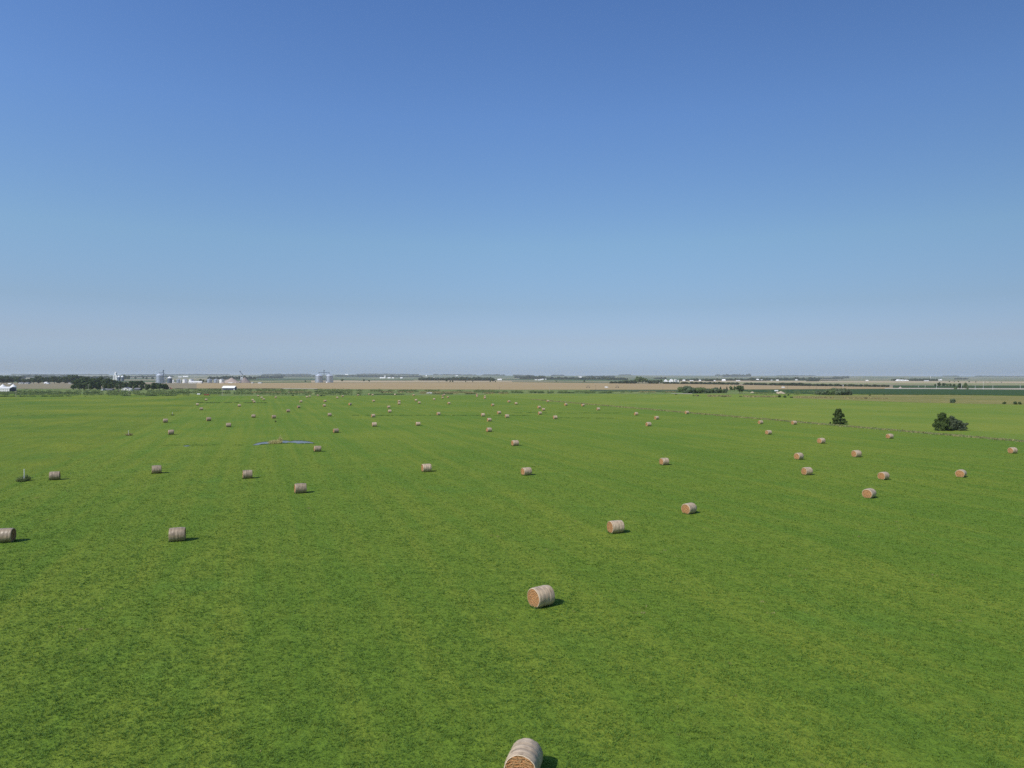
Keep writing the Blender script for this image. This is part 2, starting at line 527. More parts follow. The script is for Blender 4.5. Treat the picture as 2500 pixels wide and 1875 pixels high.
def meadow_mesh():
    """uncut grass left of the fence: a low wavy top 0.1-0.4 m above the mown field"""
    ys = np.concatenate([np.arange(20, 130, 1.6), np.arange(130, 300, 3.5), np.arange(300, 650, 8.0), np.arange(650, 700, 6.0)])
    us = np.concatenate([np.arange(0, 40, 1.3), np.arange(40, 140, 3.2), np.arange(140, 700, 11)])
    Y, U = np.meshgrid(ys, us, indexing='ij')
    X = fl_left(Y) - U
    h = 0.05 + 0.34 * vnoise(X + 900, Y, 0.22, 3) * vnoise(X + 900, Y * 1.0, 0.05, 4) + 0.22 * vnoise(X + 900, Y, 0.55, 5) * (Y < 260)
    edge = np.clip(U / 7, 0, 1) * np.clip((705 - Y) / 10, 0, 1)
    Z = 0.055 + h * edge
    n0, n1 = X.shape
    V = np.stack([X, Y, Z], -1).reshape(-1, 3)
    a = (np.arange(n0 - 1)[:, None] * n1 + np.arange(n1 - 1)[None]).ravel()
    Fc = np.stack([a, a + n1, a + n1 + 1, a + 1], 1)
    me = np_mesh('meadow', V, Fc, M_meadow, smooth=True)
    return tag(link('meadow', me), kind='structure')
meadow_mesh()

# stubble and crops beyond the verge
sheet('stubble_field', [(-200, 937), (480, 935.6), (480, 948.5), (-200, 950)], 0.10, M_stubble_olive)
sheet('stubble_field', [(480, 935.4), (760, 934.2), (1250, 932.8), (1250, 951.5), (900, 950.5), (700, 948.5), (480, 948.5)], 0.11, M_stubble)
sheet('stubble_field', [(1250, 932.8), (1500, 935.6), (1660, 937), (1820, 940.5), (2180, 945.5), (2180, 949.2), (1820, 951.4), (1250, 951.6)], 0.12, M_stubble)
sheet('soybean_field', [(1800, 951.4), (2180, 949.8), (2700, 953.2), (2700, 968.0), (2250, 963.8), (1960, 961.5), (1830, 957)], 0.35, M_soy)
sheet('soybean_field', [(1440, 952.3), (1680, 952.4), (1680, 957.5), (1440, 955.2)], 0.35, M_corn)
sheet('dry_pasture', [(1935, 966.5), (2180, 964.0), (2700, 969.0), (2700, 992), (2250, 983.5), (1935, 972.5)], 0.07, M_drypasture)
sheet('gravel_road', [(2160, 947.8), (2700, 949.4), (2700, 951.3), (2160, 949.4)], 0.14, M_road)
sheet('soybean_field', [(2180, 941.2), (2700, 942.0), (2700, 947.6), (2180, 946.6)], 0.30, M_soy)
sheet('ripe_field', [(1660, 931.5), (2700, 937.2), (2700, 941.0), (1660, 936.2)], 0.10, M_ripe)
sheet('stubble_field', [(1660, 930.0), (2050, 929.6), (2700, 932.0), (2700, 936.4), (1660, 932.6)], 0.16, M_stubble_pale)
sheet('stubble_field', [(760, 929.0), (1250, 930.0), (1250, 932.4), (760, 933.6)], 0.14, M_stubble_pale)
sheet('corn_field', [(560, 926.5), (770, 926.0), (770, 928.6), (560, 929.6)], 0.5, M_corn)
sheet('stubble_field', [(480, 930.2), (760, 929.4), (760, 931.4), (480, 932.8)], 0.16, M_ripe)
sheet('corn_field', [(840, 927.3), (1010, 927.6), (1010, 928.8), (840, 928.6)], 0.5, M_corn)
sheet('ripe_field', [(390, 924.0), (560, 923.8), (560, 926.2), (390, 926.4)], 0.3, M_ripe)
sheet('gravel_track', [(1635, 960.2), (1690, 961.0), (1690, 962.2), (1640, 961.0)], 0.12, M_road)
sheet('gravel_track', [(688, 948.2), (775, 949.0), (775, 949.9), (688, 949.3)], 0.14, M_road)

def hills():
    """rolling land between 5 and 13 km"""
    crest = [(-400, 2.6), (0, 2.6), (300, 2.6), (700, 3.6), (900, 4.6), (1100, 3.4), (1300, 2.2), (1480, 2.8), (1540, 3.9), (1600, 3.4),
             (1900, 2.9), (2200, 2.8), (2330, 2.2), (2500, 1.8), (2900, 1.6)]
    nx, nr = 360, 70
    th = np.linspace(R(-52), R(52), nx)
    r = np.concatenate([np.linspace(4600, 12000, nr - 8), np.linspace(12200, 14200, 8)])
    RR, TH = np.meshgrid(r, th, indexing='ij')
    X = RR * np.sin(TH) / np.cos(TH) * 0 + RR * np.tan(TH) * 0.999; Y = RR + 0 * X
    px = 1250 + F_PX * np.tan(TH)
    cr = np.interp(px, [c[0] for c in crest], [c[1] for c in crest])
    top = CAM_H + cr * 12000 / F_PX
    u = np.clip((RR - 4600) / (12000 - 4600), 0, 1)
    Z = top * (0.15 * u + 0.85 * u ** 2.1)
    Z += (vnoise(X + 20000, Y, 1 / 1500, 21) - 0.5) * 12 * np.sin(np.pi * np.clip(u, 0, 1)) + (vnoise(X + 20000, Y, 1 / 420, 22) - 0.5) * 3.5 * u
    Z = np.where(RR > 12000, Z - (RR - 12000) * 0.012, Z) + 0.6 - 2.0 * (RR < 4700)
    V = np.stack([X, Y, Z], -1).reshape(-1, 3)
    a = (np.arange(nr - 1)[:, None] * nx + np.arange(nx - 1)[None]).ravel()
    Fc = np.stack([a, a + 1, a + nx + 1, a + nx], 1)
    keep = np.hypot(V[:, 0], V[:, 1]) < 14900
    Fc = Fc[keep[Fc].all(1)]
    return tag(link('hills', np_mesh('hills', V, Fc, M_patch, smooth=True)), kind='structure'), (X, Y, Z)
_, HILL = hills()
def ground_z(x, y):
    if y < 4600: return 0.0
    X, Y, Z = HILL
    i = min(max(int(np.searchsorted(Y[:, 0], y)) - 1, 0), Y.shape[0] - 2)
    j = min(max(int(np.searchsorted(X[i], x)) - 1, 0), X.shape[1] - 2)
    return float(Z[i, j])

def pond():
    t = NT('pond_water')
    co = t.n('ShaderNodeTexCoord').outputs['Object']
    t.bump(t.noise(co, 3.0, 3), 0.02, 0.02)
    mat = t.done(t.mix(t.ramp(t.noise(co, 0.5, 4), [(0.45, 0.0), (0.6, 1.0)]), (0.10, 0.10, 0.085), (0.16, 0.15, 0.11)), 0.22, 0, 0.2)
    mud = plain('wet_mud', (0.055, 0.065, 0.035), 0.7, 0, 0.3, 0.8)
    right = [(686, 1078.0), (693, 1077.2), (702, 1077.6), (709, 1079.0), (718, 1077.4), (735, 1077.4), (752, 1079.0), (768, 1082.4), (764, 1083.0), (752, 1082.6), (745, 1083.4), (738, 1082.2), (728, 1083.6), (720, 1081.6), (712, 1081.2), (706, 1080.4), (698, 1082.0), (690, 1081.4)]
    left = [(617, 1087.5), (628, 1083.0), (644, 1080.3), (660, 1079.6), (664, 1082.0), (652, 1084.0), (640, 1084.6), (630, 1087.0)]
    def grow(p, k, up):
        cx = sum(a for a, b in p) / len(p); cy = sum(b for a, b in p) / len(p)
        return [(cx + (a - cx) * 1.04, b + (-up if b < cy else k)) for a, b in p]
    sheet('mud_bank', grow(right, 0.4, 1.6), 0.072, mud)
    sheet('mud_bank', grow(left, 0.4, 1.4), 0.073, mud)
    sheet('pond_water', right, 0.084, mat)
    sheet('pond_water', left, 0.084, mat)
    sheet('pond_water', [(446, 1089.6), (458, 1088.4), (466, 1089.6), (454, 1090.6)], 0.084, mat)
pond()

# ------------------------------------------------------------------ grass blades of the near field
def grass_blades():
    VV, TT = [], []
    def band(d0, d1):
        xm = 0.86
        k = (d0 + d1) / 2 / 40.0
        dens = 74.0 / k ** 1.8 * min(1.0, max(0.0, (340 - d0) / 150.0))
        w = 0.029 * k ** 0.85
        area = xm * (d1 ** 2 - d0 ** 2)
        n = int(area * dens)
        y = np.sqrt(rng.random(n) * (d1 ** 2 - d0 ** 2) + d0 ** 2)
        x = (rng.random(n) * 2 - 1) * (xm * y + 3)
        cf = 3.0 / max(1.0, k) ** 0.6
        pm = vnoise((x + 400) * 1.0, y, cf, 31) * 0.62 + vnoise(x + 400, y, cf * .33, 32) * 0.38
        keep = rng.random(n) < np.clip(0.42 + 1.05 * pm, 0, 1)
        keep &= ~(x < fl_left(y) + .3)
        keep &= ~(x > fl_right(y))
        x, y, pm = x[keep], y[keep], pm[keep]
        n = len(x)
        fx = x * math.cos(R(19.4)) + y * math.sin(R(19.4)); fy = -x * math.sin(R(19.4)) + y * math.cos(R(19.4))
        sw = vnoise(fx + 500, fy * 0.025 + 50, 0.42, 33)
        big = vnoise(x + 400, y, 0.035, 38) * 0.5 + vnoise(x + 400, y, 0.11, 34) * 0.5
        small = vnoise(x + 400, y, 0.62, 36) * 0.6 + vnoise(x + 400, y, 2.1, 39) * 0.4
        dry = vnoise(x + 400, y, 0.5, 35) * 0.45 + vnoise(x + 400, y, 1.9, 37) * 0.55
        base_t = 0.10 + 0.12 * big + 0.13 * sw + 0.25 * small + 0.08 * pm
        base_t = base_t - 0.14 * np.clip(1 - np.hypot((x + 30) / 60, (y - 30) / 60), 0, 1) * 1.3  # near-left grass darkened: lens falloff put into the blade tint
        base_t = np.where(dry > 0.77, base_t + (dry - 0.77) * 4.0, base_t)
        hh = (0.05 + 0.14 * pm ** 1.4) * (0.7 + 0.6 * rng.random(n)) * min(1.0, max(.28, 1.18 - .17 * k))
        for b in range(4):
            a = rng.random(n) * 6.2832
            lean = 0.3 + 0.8 * rng.random(n)
            h = hh * (0.65 + 0.5 * rng.random(n))
            ww = w * (0.7 + 0.6 * rng.random(n))
            ox = (rng.random(n) - .5) * w * 3.4; oy = (rng.random(n) - .5) * w * 3.4
            bx, by = x + ox, y + oy
            tx, ty = -np.sin(a) * ww / 2, np.cos(a) * ww / 2
            lx, ly = np.cos(a) * lean * (h + ww * .5), np.sin(a) * lean * (h + ww * .5)
            z0 = np.full(n, 0.045)
            P = np.stack([np.stack([bx - tx, by - ty, z0], 1), np.stack([bx + tx, by + ty, z0], 1),
                          np.stack([bx + lx, by + ly, z0 + h], 1)], 1)
            VV.append(P.reshape(-1, 3))
            TT.append(np.clip(base_t + (rng.random(n) - .5) * 0.30 + (rng.random(n) > 0.975) * 0.28, 0, 1))
    d = 27.0
    while d < 335:
        band(d, d * 1.07); d *= 1.07
    V = np.concatenate(VV); n = len(V) // 3
    F = np.arange(n * 3).reshape(-1, 3)
    me = np_mesh('grass', V, F, M_blade, np.concatenate(TT))
    print('grass tris', n)
    return tag(link('grass', me), 'short green hay aftermath growing over the near field', 'grass', kind='stuff')
grass_blades()

# ------------------------------------------------------------------ plants
def leaf_quads(P, size, flat=0.0, seed=0, asp=1.0):
    """random quads round points P (n,3)"""
    r = np.random.default_rng(seed)
    n = len(P)
    a = r.normal(size=(n, 3)); a[:, 2] *= (1 - flat); a /= np.linalg.norm(a, axis=1)[:, None]
    b = r.normal(size=(n, 3)); b -= (a * b).sum(1)[:, None] * a; b /= np.linalg.norm(b, axis=1)[:, None]
    s = size * (0.6 + 0.8 * r.random(n))[:, None]
    q = np.stack([P - a * s * asp, P - b * s * 0.5, P + a * s * asp, P + b * s * 0.5], 1)
    return q.reshape(-1, 3)

def crown_mesh(name, lobes, n, size, mat, seed, core=0.72, asp=1.0, shell=0.72):
    """lobes: (x,y,z,rx,ry,rz); n leaves in the lobes' shells, an opaque inner mass under them"""
    r = np.random.default_rng(seed)
    L = np.array(lobes, float)
    wgt = (L[:, 3] * L[:, 4] + L[:, 4] * L[:, 5] + L[:, 3] * L[:, 5]); wgt /= wgt.sum()
    idx = r.choice(len(L), n, p=wgt)
    d = r.normal(size=(n, 3)); d /= np.linalg.norm(d, axis=1)[:, None]
    rad = (shell + (1.08 - shell) * r.random(n))[:, None]
    P = L[idx, :3] + d * L[idx, 3:] * rad
    P[:, 2] = np.maximum(P[:, 2], 0.02)
    V = leaf_quads(P, size, 0.2, seed + 1, asp)
    lt = r.random(len(L))
    T = np.clip(0.35 * r.random(n) + 0.45 * lt[idx] + 0.2 * r.random(n), 0, 1)
    F = np.arange(4 * n).reshape(-1, 4)
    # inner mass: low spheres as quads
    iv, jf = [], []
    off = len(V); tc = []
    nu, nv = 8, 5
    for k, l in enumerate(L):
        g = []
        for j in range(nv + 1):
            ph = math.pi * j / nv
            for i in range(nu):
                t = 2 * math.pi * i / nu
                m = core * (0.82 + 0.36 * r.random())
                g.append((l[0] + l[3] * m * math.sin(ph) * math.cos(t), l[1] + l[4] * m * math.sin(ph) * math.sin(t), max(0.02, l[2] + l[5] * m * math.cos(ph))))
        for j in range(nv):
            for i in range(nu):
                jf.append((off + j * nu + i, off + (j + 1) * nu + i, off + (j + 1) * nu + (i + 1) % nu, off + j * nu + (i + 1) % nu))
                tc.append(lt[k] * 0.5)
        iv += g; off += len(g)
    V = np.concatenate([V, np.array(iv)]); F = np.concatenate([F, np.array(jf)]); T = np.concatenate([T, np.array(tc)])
    return np_mesh(name, V, F, mat, T)

def trunk_mesh(h=0.5, r=0.035, seed=0, limbs=4):
    mb = MB(); rr = random.Random(seed)
    p = Vector((0, 0, -0.01)); rad = r
    q = Vector((rr.uniform(-.02, .02), rr.uniform(-.02, .02), h * 0.5)); mb.tube(p, q, rad, rad * .75, 7)
    q2 = Vector((rr.uniform(-.03, .03), rr.uniform(-.03, .03), h)); mb.tube(q, q2, rad * .75, rad * .45, 7)
    for i in range(limbs):
        a = 6.283 * i / limbs + rr.random()
        s = q.lerp(q2, rr.random() * .8)
        e = s + Vector((math.cos(a) * .22, math.sin(a) * .22, .18 + rr.random() * .12))
        mb.tube(s, e, rad * .4, rad * .15, 5)
    return mb.mesh('trunk', M_bark)

def lobes_round(seed, n=11, w=0.42, base=0.16):
    r = random.Random(seed); L = [(0, 0, 0.56, w * .72, w * .72, 0.34)]
    for i in range(n):
        a = r.random() * 6.283; q = r.random() ** .6 * w * .72; z = base + .12 + r.random() * (0.86 - base - .1)
        s = r.uniform(.13, .24)
        k = 1 - abs(z - .5) * .9
        L.append((math.cos(a) * q * k * 1.2, math.sin(a) * q * k * 1.2, z, s, s, s * .8))
    return L
def lobes_shrub(seed, n=9, w=0.62):
    r = random.Random(seed); L = [(0, 0, 0.38, w * .75, w * .7, 0.4)]
    for i in range(n):
        a = r.random() * 6.283; q = r.random() ** .5 * w * .8
        z = r.uniform(.12, .75) * (1 - .3 * q / w)
        s = r.uniform(.18, .3)
        L.append((math.cos(a) * q, math.sin(a) * q, z, s, s, s * .9))
    return L
def lobes_cone(seed, n=9, w=0.26):
    r = random.Random(seed); L = []
    for i in range(n):
        z = 0.08 + 0.88 * i / n
        k = (1 - z) * w + .03
        L.append((r.uniform(-.02, .02), r.uniform(-.02, .02), z, k, k, .09))
    return L

TRUNKS = [trunk_mesh(.55, .035, s) for s in (1, 2, 3)]
SHORT_TRUNK = trunk_mesh(.3, .05, 5, 3)
CROWNS = {
    'round': [crown_mesh('crown', lobes_round(s), 900, .045, M_leaf, s) for s in (1, 2, 3, 4)],
    'light': [crown_mesh('crown', lobes_round(s), 900, .045, M_leaf_light, s) for s in (11, 12)],
    'wide': [crown_mesh('crown', lobes_round(s, 13, .58, .1), 1000, .05, M_leaf, s) for s in (21, 22, 23)],
    'hedge': [crown_mesh('crown', lobes_shrub(s, 8, .7), 420, .09, M_hedge, s) for s in (31, 32, 33)],
    'shrub': [crown_mesh('crown', lobes_shrub(s), 900, .055, M_leaf_light, s) for s in (41, 42, 43)],
    'willow': [crown_mesh('crown', lobes_shrub(s, 11), 1100, .05, M_leaf_willow, s) for s in (51, 52, 53)],
    'darkshrub': [crown_mesh('crown', lobes_shrub(s), 700, .06, M_leaf, s) for s in (61, 62)],
    'cone': [crown_mesh('crown', lobes_cone(s), 700, .04, M_hedge, s) for s in (71, 72)],
}
def plant(name, kind, px, py, hpx, wk, label, cat, group=None, trunk=True, var=None):
    g = G(px, py)
    if kind in ('hedge', 'shrub', 'willow', 'darkshrub'): hpx, wk = hpx * 1.14, wk * .95
    h = hpx * g.y / F_PX
    k = var if var is not None else random.randrange(100)
    me = CROWNS[kind][k % len(CROWNS[kind])]
    e = empty(name, (g.x, g.y, 0.0), random.random() * 6.28, (h * wk, h * wk, h))
    tag(e, label, cat, group)
    link('crown', me, e)
    link('trunk', TRUNKS[k % 3] if kind in ('round', 'light', 'wide') else SHORT_TRUNK, e)
    return e

ORD = ['first', 'second', 'third', 'fourth', 'fifth', 'sixth', 'seventh', 'eighth', 'ninth', 'tenth', 'eleventh', 'twelfth', 'thirteenth', 'fourteenth',
       'fifteenth', 'sixteenth', 'seventeenth', 'eighteenth', 'nineteenth', 'twentieth', 'twenty-first', 'twenty-second', 'twenty-third', 'twenty-fourth',
       'twenty-fifth', 'twenty-sixth', 'twenty-seventh', 'twenty-eighth', 'twenty-ninth', 'thirtieth', 'thirty-first', 'thirty-second', 'thirty-third',
       'thirty-fourth', 'thirty-fifth', 'thirty-sixth', 'thirty-seventh', 'thirty-eighth', 'thirty-ninth', 'fortieth', 'forty-first', 'forty-second', 'forty-third', 'forty-fourth', 'forty-fifth', 'forty-sixth', 'forty-seventh', 'forty-eighth', 'forty-ninth', 'fiftieth']

# left grove round the farmhouse (front row, then taller trees behind)
front = [(258, 951.2, 17), (270, 951.4, 16), (303, 950.8, 15), (317, 951.2, 14), (180, 952.3, 15), (193, 952.6, 19), (206, 952.3, 24), (221, 952.5, 22), (238, 952.3, 20), (289, 951.8, 17), (331, 951.5, 14), (347, 952.4, 14), (361, 952.6, 15), (375, 952.6, 18), (389, 952.6, 20), (400, 952.3, 17), (407, 952.2, 12)]
front.sort()
for i, (x, y, h) in enumerate(front):
    plant('broadleaf_tree', 'wide', x, y, h, 1.05, ORD[i] + ' tree from the left along the front of the dark grove by the farmhouse', 'tree', 'front trees of the dark grove')
back = [(186, 947, 22), (199, 946.5, 26), (213, 946, 26), (228, 946.5, 25), (244, 946.3, 26), (258, 946.6, 24), (272, 946, 20), (283, 945.6, 19), (297, 945.2, 15), (309, 946.4, 14), (322, 946.4, 17), (335, 946.4, 19), (345, 945.8, 17), (358, 946.8, 9), (384, 946.8, 12)]
for i, (x, y, h) in enumerate(back):
    plant('broadleaf_tree', 'round', x, y, h, 1.25, ORD[i] + ' tree from the left in the taller back row of the dark grove', 'tree', 'back trees of the dark grove')
# far wood on the left, beyond the stubble
far_l = [(4, 936.8, 18), (17, 936.6, 19), (30, 936.5, 19), (44, 936.5, 17), (58, 936.3, 13), (70, 936.4, 12), (82, 936.4, 16), (95, 936.4, 19), (107, 936.4, 18), (120, 936.4, 18), (133, 936.4, 20), (146, 936.4, 17), (158, 936.4, 18), (171, 936.2, 20), (184, 936, 21), (197, 936, 18), (212, 935.6, 14)]
for i, (x, y, h) in enumerate(far_l):
    plant('broadleaf_tree', 'wide', x, y, h, 1.1, ORD[i] + ' tree from the left edge in the wood beyond the brown stubble', 'tree', 'trees of the wood beyond the left stubble')
for i, (x, y, h) in enumerate([(303, 927.5, 12), (313, 927.4, 11), (331, 925.5, 6), (349, 925, 7), (358, 926.5, 6), (372, 926.6, 6)]):
    plant('broadleaf_tree', 'wide', x, y, h, 1.0, ORD[i] + ' bluish tree from the left between white elevator and tall grain bin', 'tree', 'trees between elevator and bin')
for i, (x, y, h) in enumerate([(489, 935, 10), (496, 935, 9), (433.5, 934.6, 7), (503, 934.6, 6)]):
    plant('broadleaf_tree', 'round', x, y, h, 0.9, ['dark tree at the right end of the long low white shed', 'smaller dark tree just right of the one by the white shed', 'dark tree between the small white silo and first squat bin', 'low tree left of the middle squat grain bin'][i], 'tree')
# isolated trees in the far tan fields
iso = [(745.5, 931.8, 3.2, 'darkshrub', 'low dark bush on the field edge left of the twin grain bins'),
       (836, 931.9, 7.2, 'round', 'lone round tree just right of the twin grain bins'),
       (888, 931.8, 6.6, 'round', 'left one of two dark trees right of the twin grain bins'),
       (901, 931.8, 4.4, 'wide', 'low right one of two dark trees right of the twin grain bins'),
       (1071.5, 933.2, 2.2, 'darkshrub', 'tiny bush alone left of the dark tree clump'),
       (1089.5, 932.8, 8, 'round', 'tall left tree of the clump in front of the far village'),
       (1099, 933.2, 3.6, 'wide', 'low middle tree of the clump in front of the far village'),
       (1105, 933.2, 4.0, 'wide', 'low right tree of the clump in front of the far village'),
       (1137, 933.2, 3.4, 'wide', 'wide low tree right of the village clump'),
       (1154, 933.2, 5.0, 'cone', 'small pointed tree in front of the far village'),
       (1197, 933.2, 3.8, 'wide', 'low tree left of the taller one at the village end'),
       (1203, 932.8, 9.0, 'round', 'taller dark tree at the right end of the far village'),
       (1209.5, 933.2, 3.4, 'wide', 'low tree right of the taller one at the village end'),
       (1357.7, 932.2, 3.6, 'round', 'tiny round tree alone in the middle of the far tan field'),
       (1426.5, 932.8, 4.8, 'wide', 'small round tree alone left of the far shelterbelt')]
for x, y, h, k, lb in iso:
    plant('broadleaf_tree' if k not in ('darkshrub', 'cone') else ('bush' if k == 'darkshrub' else 'conifer_tree'), k, x, y, h, 1.05, lb, 'tree' if k != 'darkshrub' else 'bush')
for i, (x, y, h) in enumerate([(2317.5, 932.6, 2.4), (2330, 932.8, 2.4), (2340, 933.0, 3.2), (2366, 933.4, 3.2), (2382, 933.8, 2.6), (2405, 934, 2.0), (2417, 934.2, 2.2), (2445, 934.4, 2.0)]):
    plant('broadleaf_tree', 'wide', x, y, h, 1.2, ORD[i] + ' tiny tree from the left in the far pinkish stubble at right', 'tree', 'tiny trees in the far stubble')

# shelterbelt right of centre
sb = [(1493, 936.2, 6, 'hedge'), (1502, 936.2, 6, 'hedge'), (1513, 936.4, 7, 'hedge'), (1522, 936.4, 8, 'hedge'), (1531, 936.5, 9, 'hedge'), (1540, 936.6, 9.5, 'hedge'), (1549, 936.6, 10, 'hedge'),
      (1559, 936.6, 18.5, 'light'), (1569, 936.6, 17, 'light'), (1577, 936.6, 15, 'light'), (1586, 936.8, 9.5, 'hedge'), (1595, 936.8, 9.5, 'hedge'), (1604, 936.9, 10, 'hedge'), (1614, 937, 11.5, 'light'),
      (1623, 937.1, 5.5, 'hedge'), (1631, 937.1, 5.5, 'hedge'), (1639, 937.2, 5.5, 'hedge'), (1647, 937.3, 5.5, 'hedge'), (1655, 937.4, 5, 'hedge')]
for i, (x, y, h, k) in enumerate(sb):
    plant('broadleaf_tree', k, x, y, h, 1.0 if k == 'light' else 1.05 if h > 8 else 1.6, ORD[i] + ' tree from the left in the dark shelterbelt in front of the white farmyard', 'tree', 'trees of the shelterbelt right of centre')
# long windbreak
xs = []
for a, b, n in ((1667, 1676, 2), (1689, 1798, 11), (1818, 1824, 1), (1834, 1868, 4), (1884, 1965, 9), (1976, 2017, 5), (2028, 2041, 2), (2051, 2063, 2), (2074, 2084, 2), (2091, 2093, 1), (2099, 2105, 1), (2113, 2166, 6)):
    for k in range(n):
        xs.append(a + (b - a) * (k / (n - 1) if n > 1 else 0.5))
for i, x in enumerate(xs):
    y = np.interp(x, [1660, 1800, 1870, 1970, 2080, 2170], [937.4, 939.3, 940.6, 942.3, 943.6, 945.0])
    h = random.uniform(5.0, 6.6) + (1.6 if 1900 < x < 1960 else 0)
    plant('windbreak_tree', 'hedge', x, float(y), h * 1.06, 1.75, ORD[i] + ' tree from the left in the long low windbreak beyond the stubble', 'tree', 'trees of the long low windbreak at right')
# nearer thicket right of centre
th = [(1663, 957.5, 12, 'shrub'), (1672, 960, 13, 'shrub'), (1682, 960.3, 16, 'willow'), (1692, 960.2, 13, 'shrub'), (1703, 960.2, 14.5, 'shrub'), (1712, 960, 14, 'shrub'), (1724, 960, 10.5, 'willow'), (1735, 959.6, 11, 'shrub'),
      (1746, 959.6, 12.5, 'willow'), (1757, 959.4, 10, 'shrub'), (1768, 959.2, 9.5, 'willow')]
for i, (x, y, h, k) in enumerate(th):
    plant('thicket_tree', k, x, y, h * 1.22, 1.05, ORD[i] + ' bushy tree from the left in the green thicket behind the cattle', 'tree', 'trees of the green thicket')
plant('conifer_tree', 'cone', 1759, 954.5, 11.5, 1.3, 'dark pointed conifer rising behind the green thicket', 'tree')
plant('conifer_tree', 'cone', 1774.5, 954.5, 12, 1.0, 'narrow dark conifer at the right end of the thicket', 'tree')
plant('broadleaf_tree', 'light', 1784, 955, 14, 0.8, 'pale green tree left of the big tree ending the thicket', 'tree')
plant('broadleaf_tree', 'light', 1793, 955, 13, 0.7, 'second pale green tree, touching the big tree ending the thicket', 'tree')
plant('broadleaf_tree', 'round', 1806, 961.6, 23, 0.95, 'big round dark tree at the right end of the thicket', 'tree', var=1)
wc = [(1995, 963.5, 9, 'willow'), (2006, 964.2, 11, 'willow'), (2017, 964.4, 12.5, 'willow'), (2029, 964.6, 15, 'shrub'), (2041, 964.6, 17, 'willow'), (2053, 964.6, 16.5, 'willow'), (2064, 964.6, 15, 'willow'), (2074, 964.4, 11.5, 'willow')]
for i, (x, y, h, k) in enumerate(wc):
    plant('willow_shrub', k, x, y, h * 1.15, 1.1, ORD[i] + ' willow from the left in the grey-green clump before the dark soybeans', 'shrub', 'willows in the grey-green clump')
lone = [(1903, 970.2, 7, 'darkshrub', 'left one of two small dark round bushes below the rubble pile'), (1916, 971, 7, 'darkshrub', 'right one of two small dark round bushes below the rubble pile'),
        (1930, 971, 3, 'darkshrub', 'very low bush right of the two round bushes below the rubble'), (1934, 971.4, 3.4, 'darkshrub', 'low spreading bush farthest right below the rubble pile'),
        (1925, 966, 4.5, 'darkshrub', 'small bush behind the right round bush below the rubble'),
        (2123, 966.2, 5, 'shrub', 'small green bush on the near edge of the dark soybean field'),
        (2158, 964.8, 3, 'shrub', 'low bush right of the small green one on the soybean edge'),
        (2327, 984.2, 12, 'willow', 'thin brownish bush standing alone in the dry pasture'),
        (2453, 986.8, 7.5, 'darkshrub', 'small dark bush left of the wider one near the right edge'),
        (2479, 987.6, 9, 'darkshrub', 'wide dark bush near the right edge of the dry pasture'),
        (2490, 987.6, 8, 'darkshrub', 'right half of the dark bushes nearest the right edge'),
        (213.5, 959, 4, 'darkshrub', 'small dark bush in the verge in front of the grove'),
        (288.5, 957, 7.5, 'cone', 'dark narrow bush at the foot of the pole before the grove'),
        (874, 964.2, 4.2, 'darkshrub', 'dark bush right behind a far bale below the twin bins'),
        (715, 966.5, 3.4, 'darkshrub', 'small brownish bush at the far edge left of the twin bins'),
        (784, 967.4, 3.6, 'darkshrub', 'dark low bush beside the far bale under the twin bins'),
        (791, 967.2, 2.8, 'darkshrub', 'smaller dark bush right of the one under the twin bins'),
        (208, 969.2, 2.2, 'darkshrub', 'tiny bush on the verge edge below the grove'),
        (397, 967.2, 2.6, 'darkshrub', 'tiny bush on the verge edge left of the white trailer'),
        (934, 959.8, 2.8, 'darkshrub', 'tiny bush in the pale verge left of the pickup'),
        (1307, 959.4, 3.6, 'darkshrub', 'tiny bush left of the tall pale pole'), (1390, 960, 3.6, 'darkshrub', 'tiny bush on the ditch left of the corn strip'),
        (1489, 959.8, 3.2, 'darkshrub', 'tiny bush below the right irrigation tower')]
for x, y, h, k, lb in lone:
    plant('bush', k, x, y, h, 0.85 if h > 4 else 1.3, lb, 'bush')
# trees round the right farm
rf = [(2284, 944.6, 8, 'round'), (2293, 944.6, 11.5, 'round'), (2304.5, 944.8, 11, 'round'), (2313, 944.6, 8.5, 'light'), (2321, 945, 9, 'round'), (2329, 945.2, 9, 'wide'), (2333, 950, 7, 'shrub'), (2342, 950.3, 15, 'round'), (2348, 950.3, 8, 'round'), (2357.5, 950, 16.5, 'light'), (2362, 950.4, 4, 'shrub')]
for i, (x, y, h, k) in enumerate(rf):
    plant('farmyard_tree', k, x, y, h, 0.85, ORD[i] + ' tree from the left in the farmyard group at the far right', 'tree', 'trees of the right farmyard')

# the two near cedars on the right fence line
def cedar(px, py, lobes, n, size, mat, label, h, w, seed, trunk_xy=(0, 0)):
    g = G(px, py)
    e = empty('cedar_tree', (g.x, g.y, 0), 0, None)
    tag(e, label, 'tree')
    L = [(a * w, b * w, c * h, d * w, d * w, f * h) for a, b, c, d, f in lobes]
    link('crown', crown_mesh('crown', L, n, size, mat, seed, 0.7, 1.4, 0.6), e)
    mb = MB(); mb.tube((trunk_xy[0], trunk_xy[1], -.05), (trunk_xy[0] + .1, trunk_xy[1], h * .55), .16, .07, 8)
    for k in range(6):
        a = k * 1.05; mb.tube((trunk_xy[0], trunk_xy[1], .5 + k * .3), (trunk_xy[0] + math.cos(a) * w * .22, trunk_xy[1] + math.sin(a) * w * .22, 1.1 + k * .45), .06, .02, 5)
    mb.build('trunk', M_bark, e)
    return e
rr = random.Random(5)
L1 = []
for i in range(60):
    z = rr.random() ** 1.1 * .9 + .06
    k = (1 - z) * .5 + .10
    a = rr.random() * 6.283; q = k * rr.uniform(.5, 1.0)
    L1.append((math.cos(a) * q - .06 * z, math.sin(a) * q, z, rr.uniform(.05, .11), rr.uniform(.05, .10)))
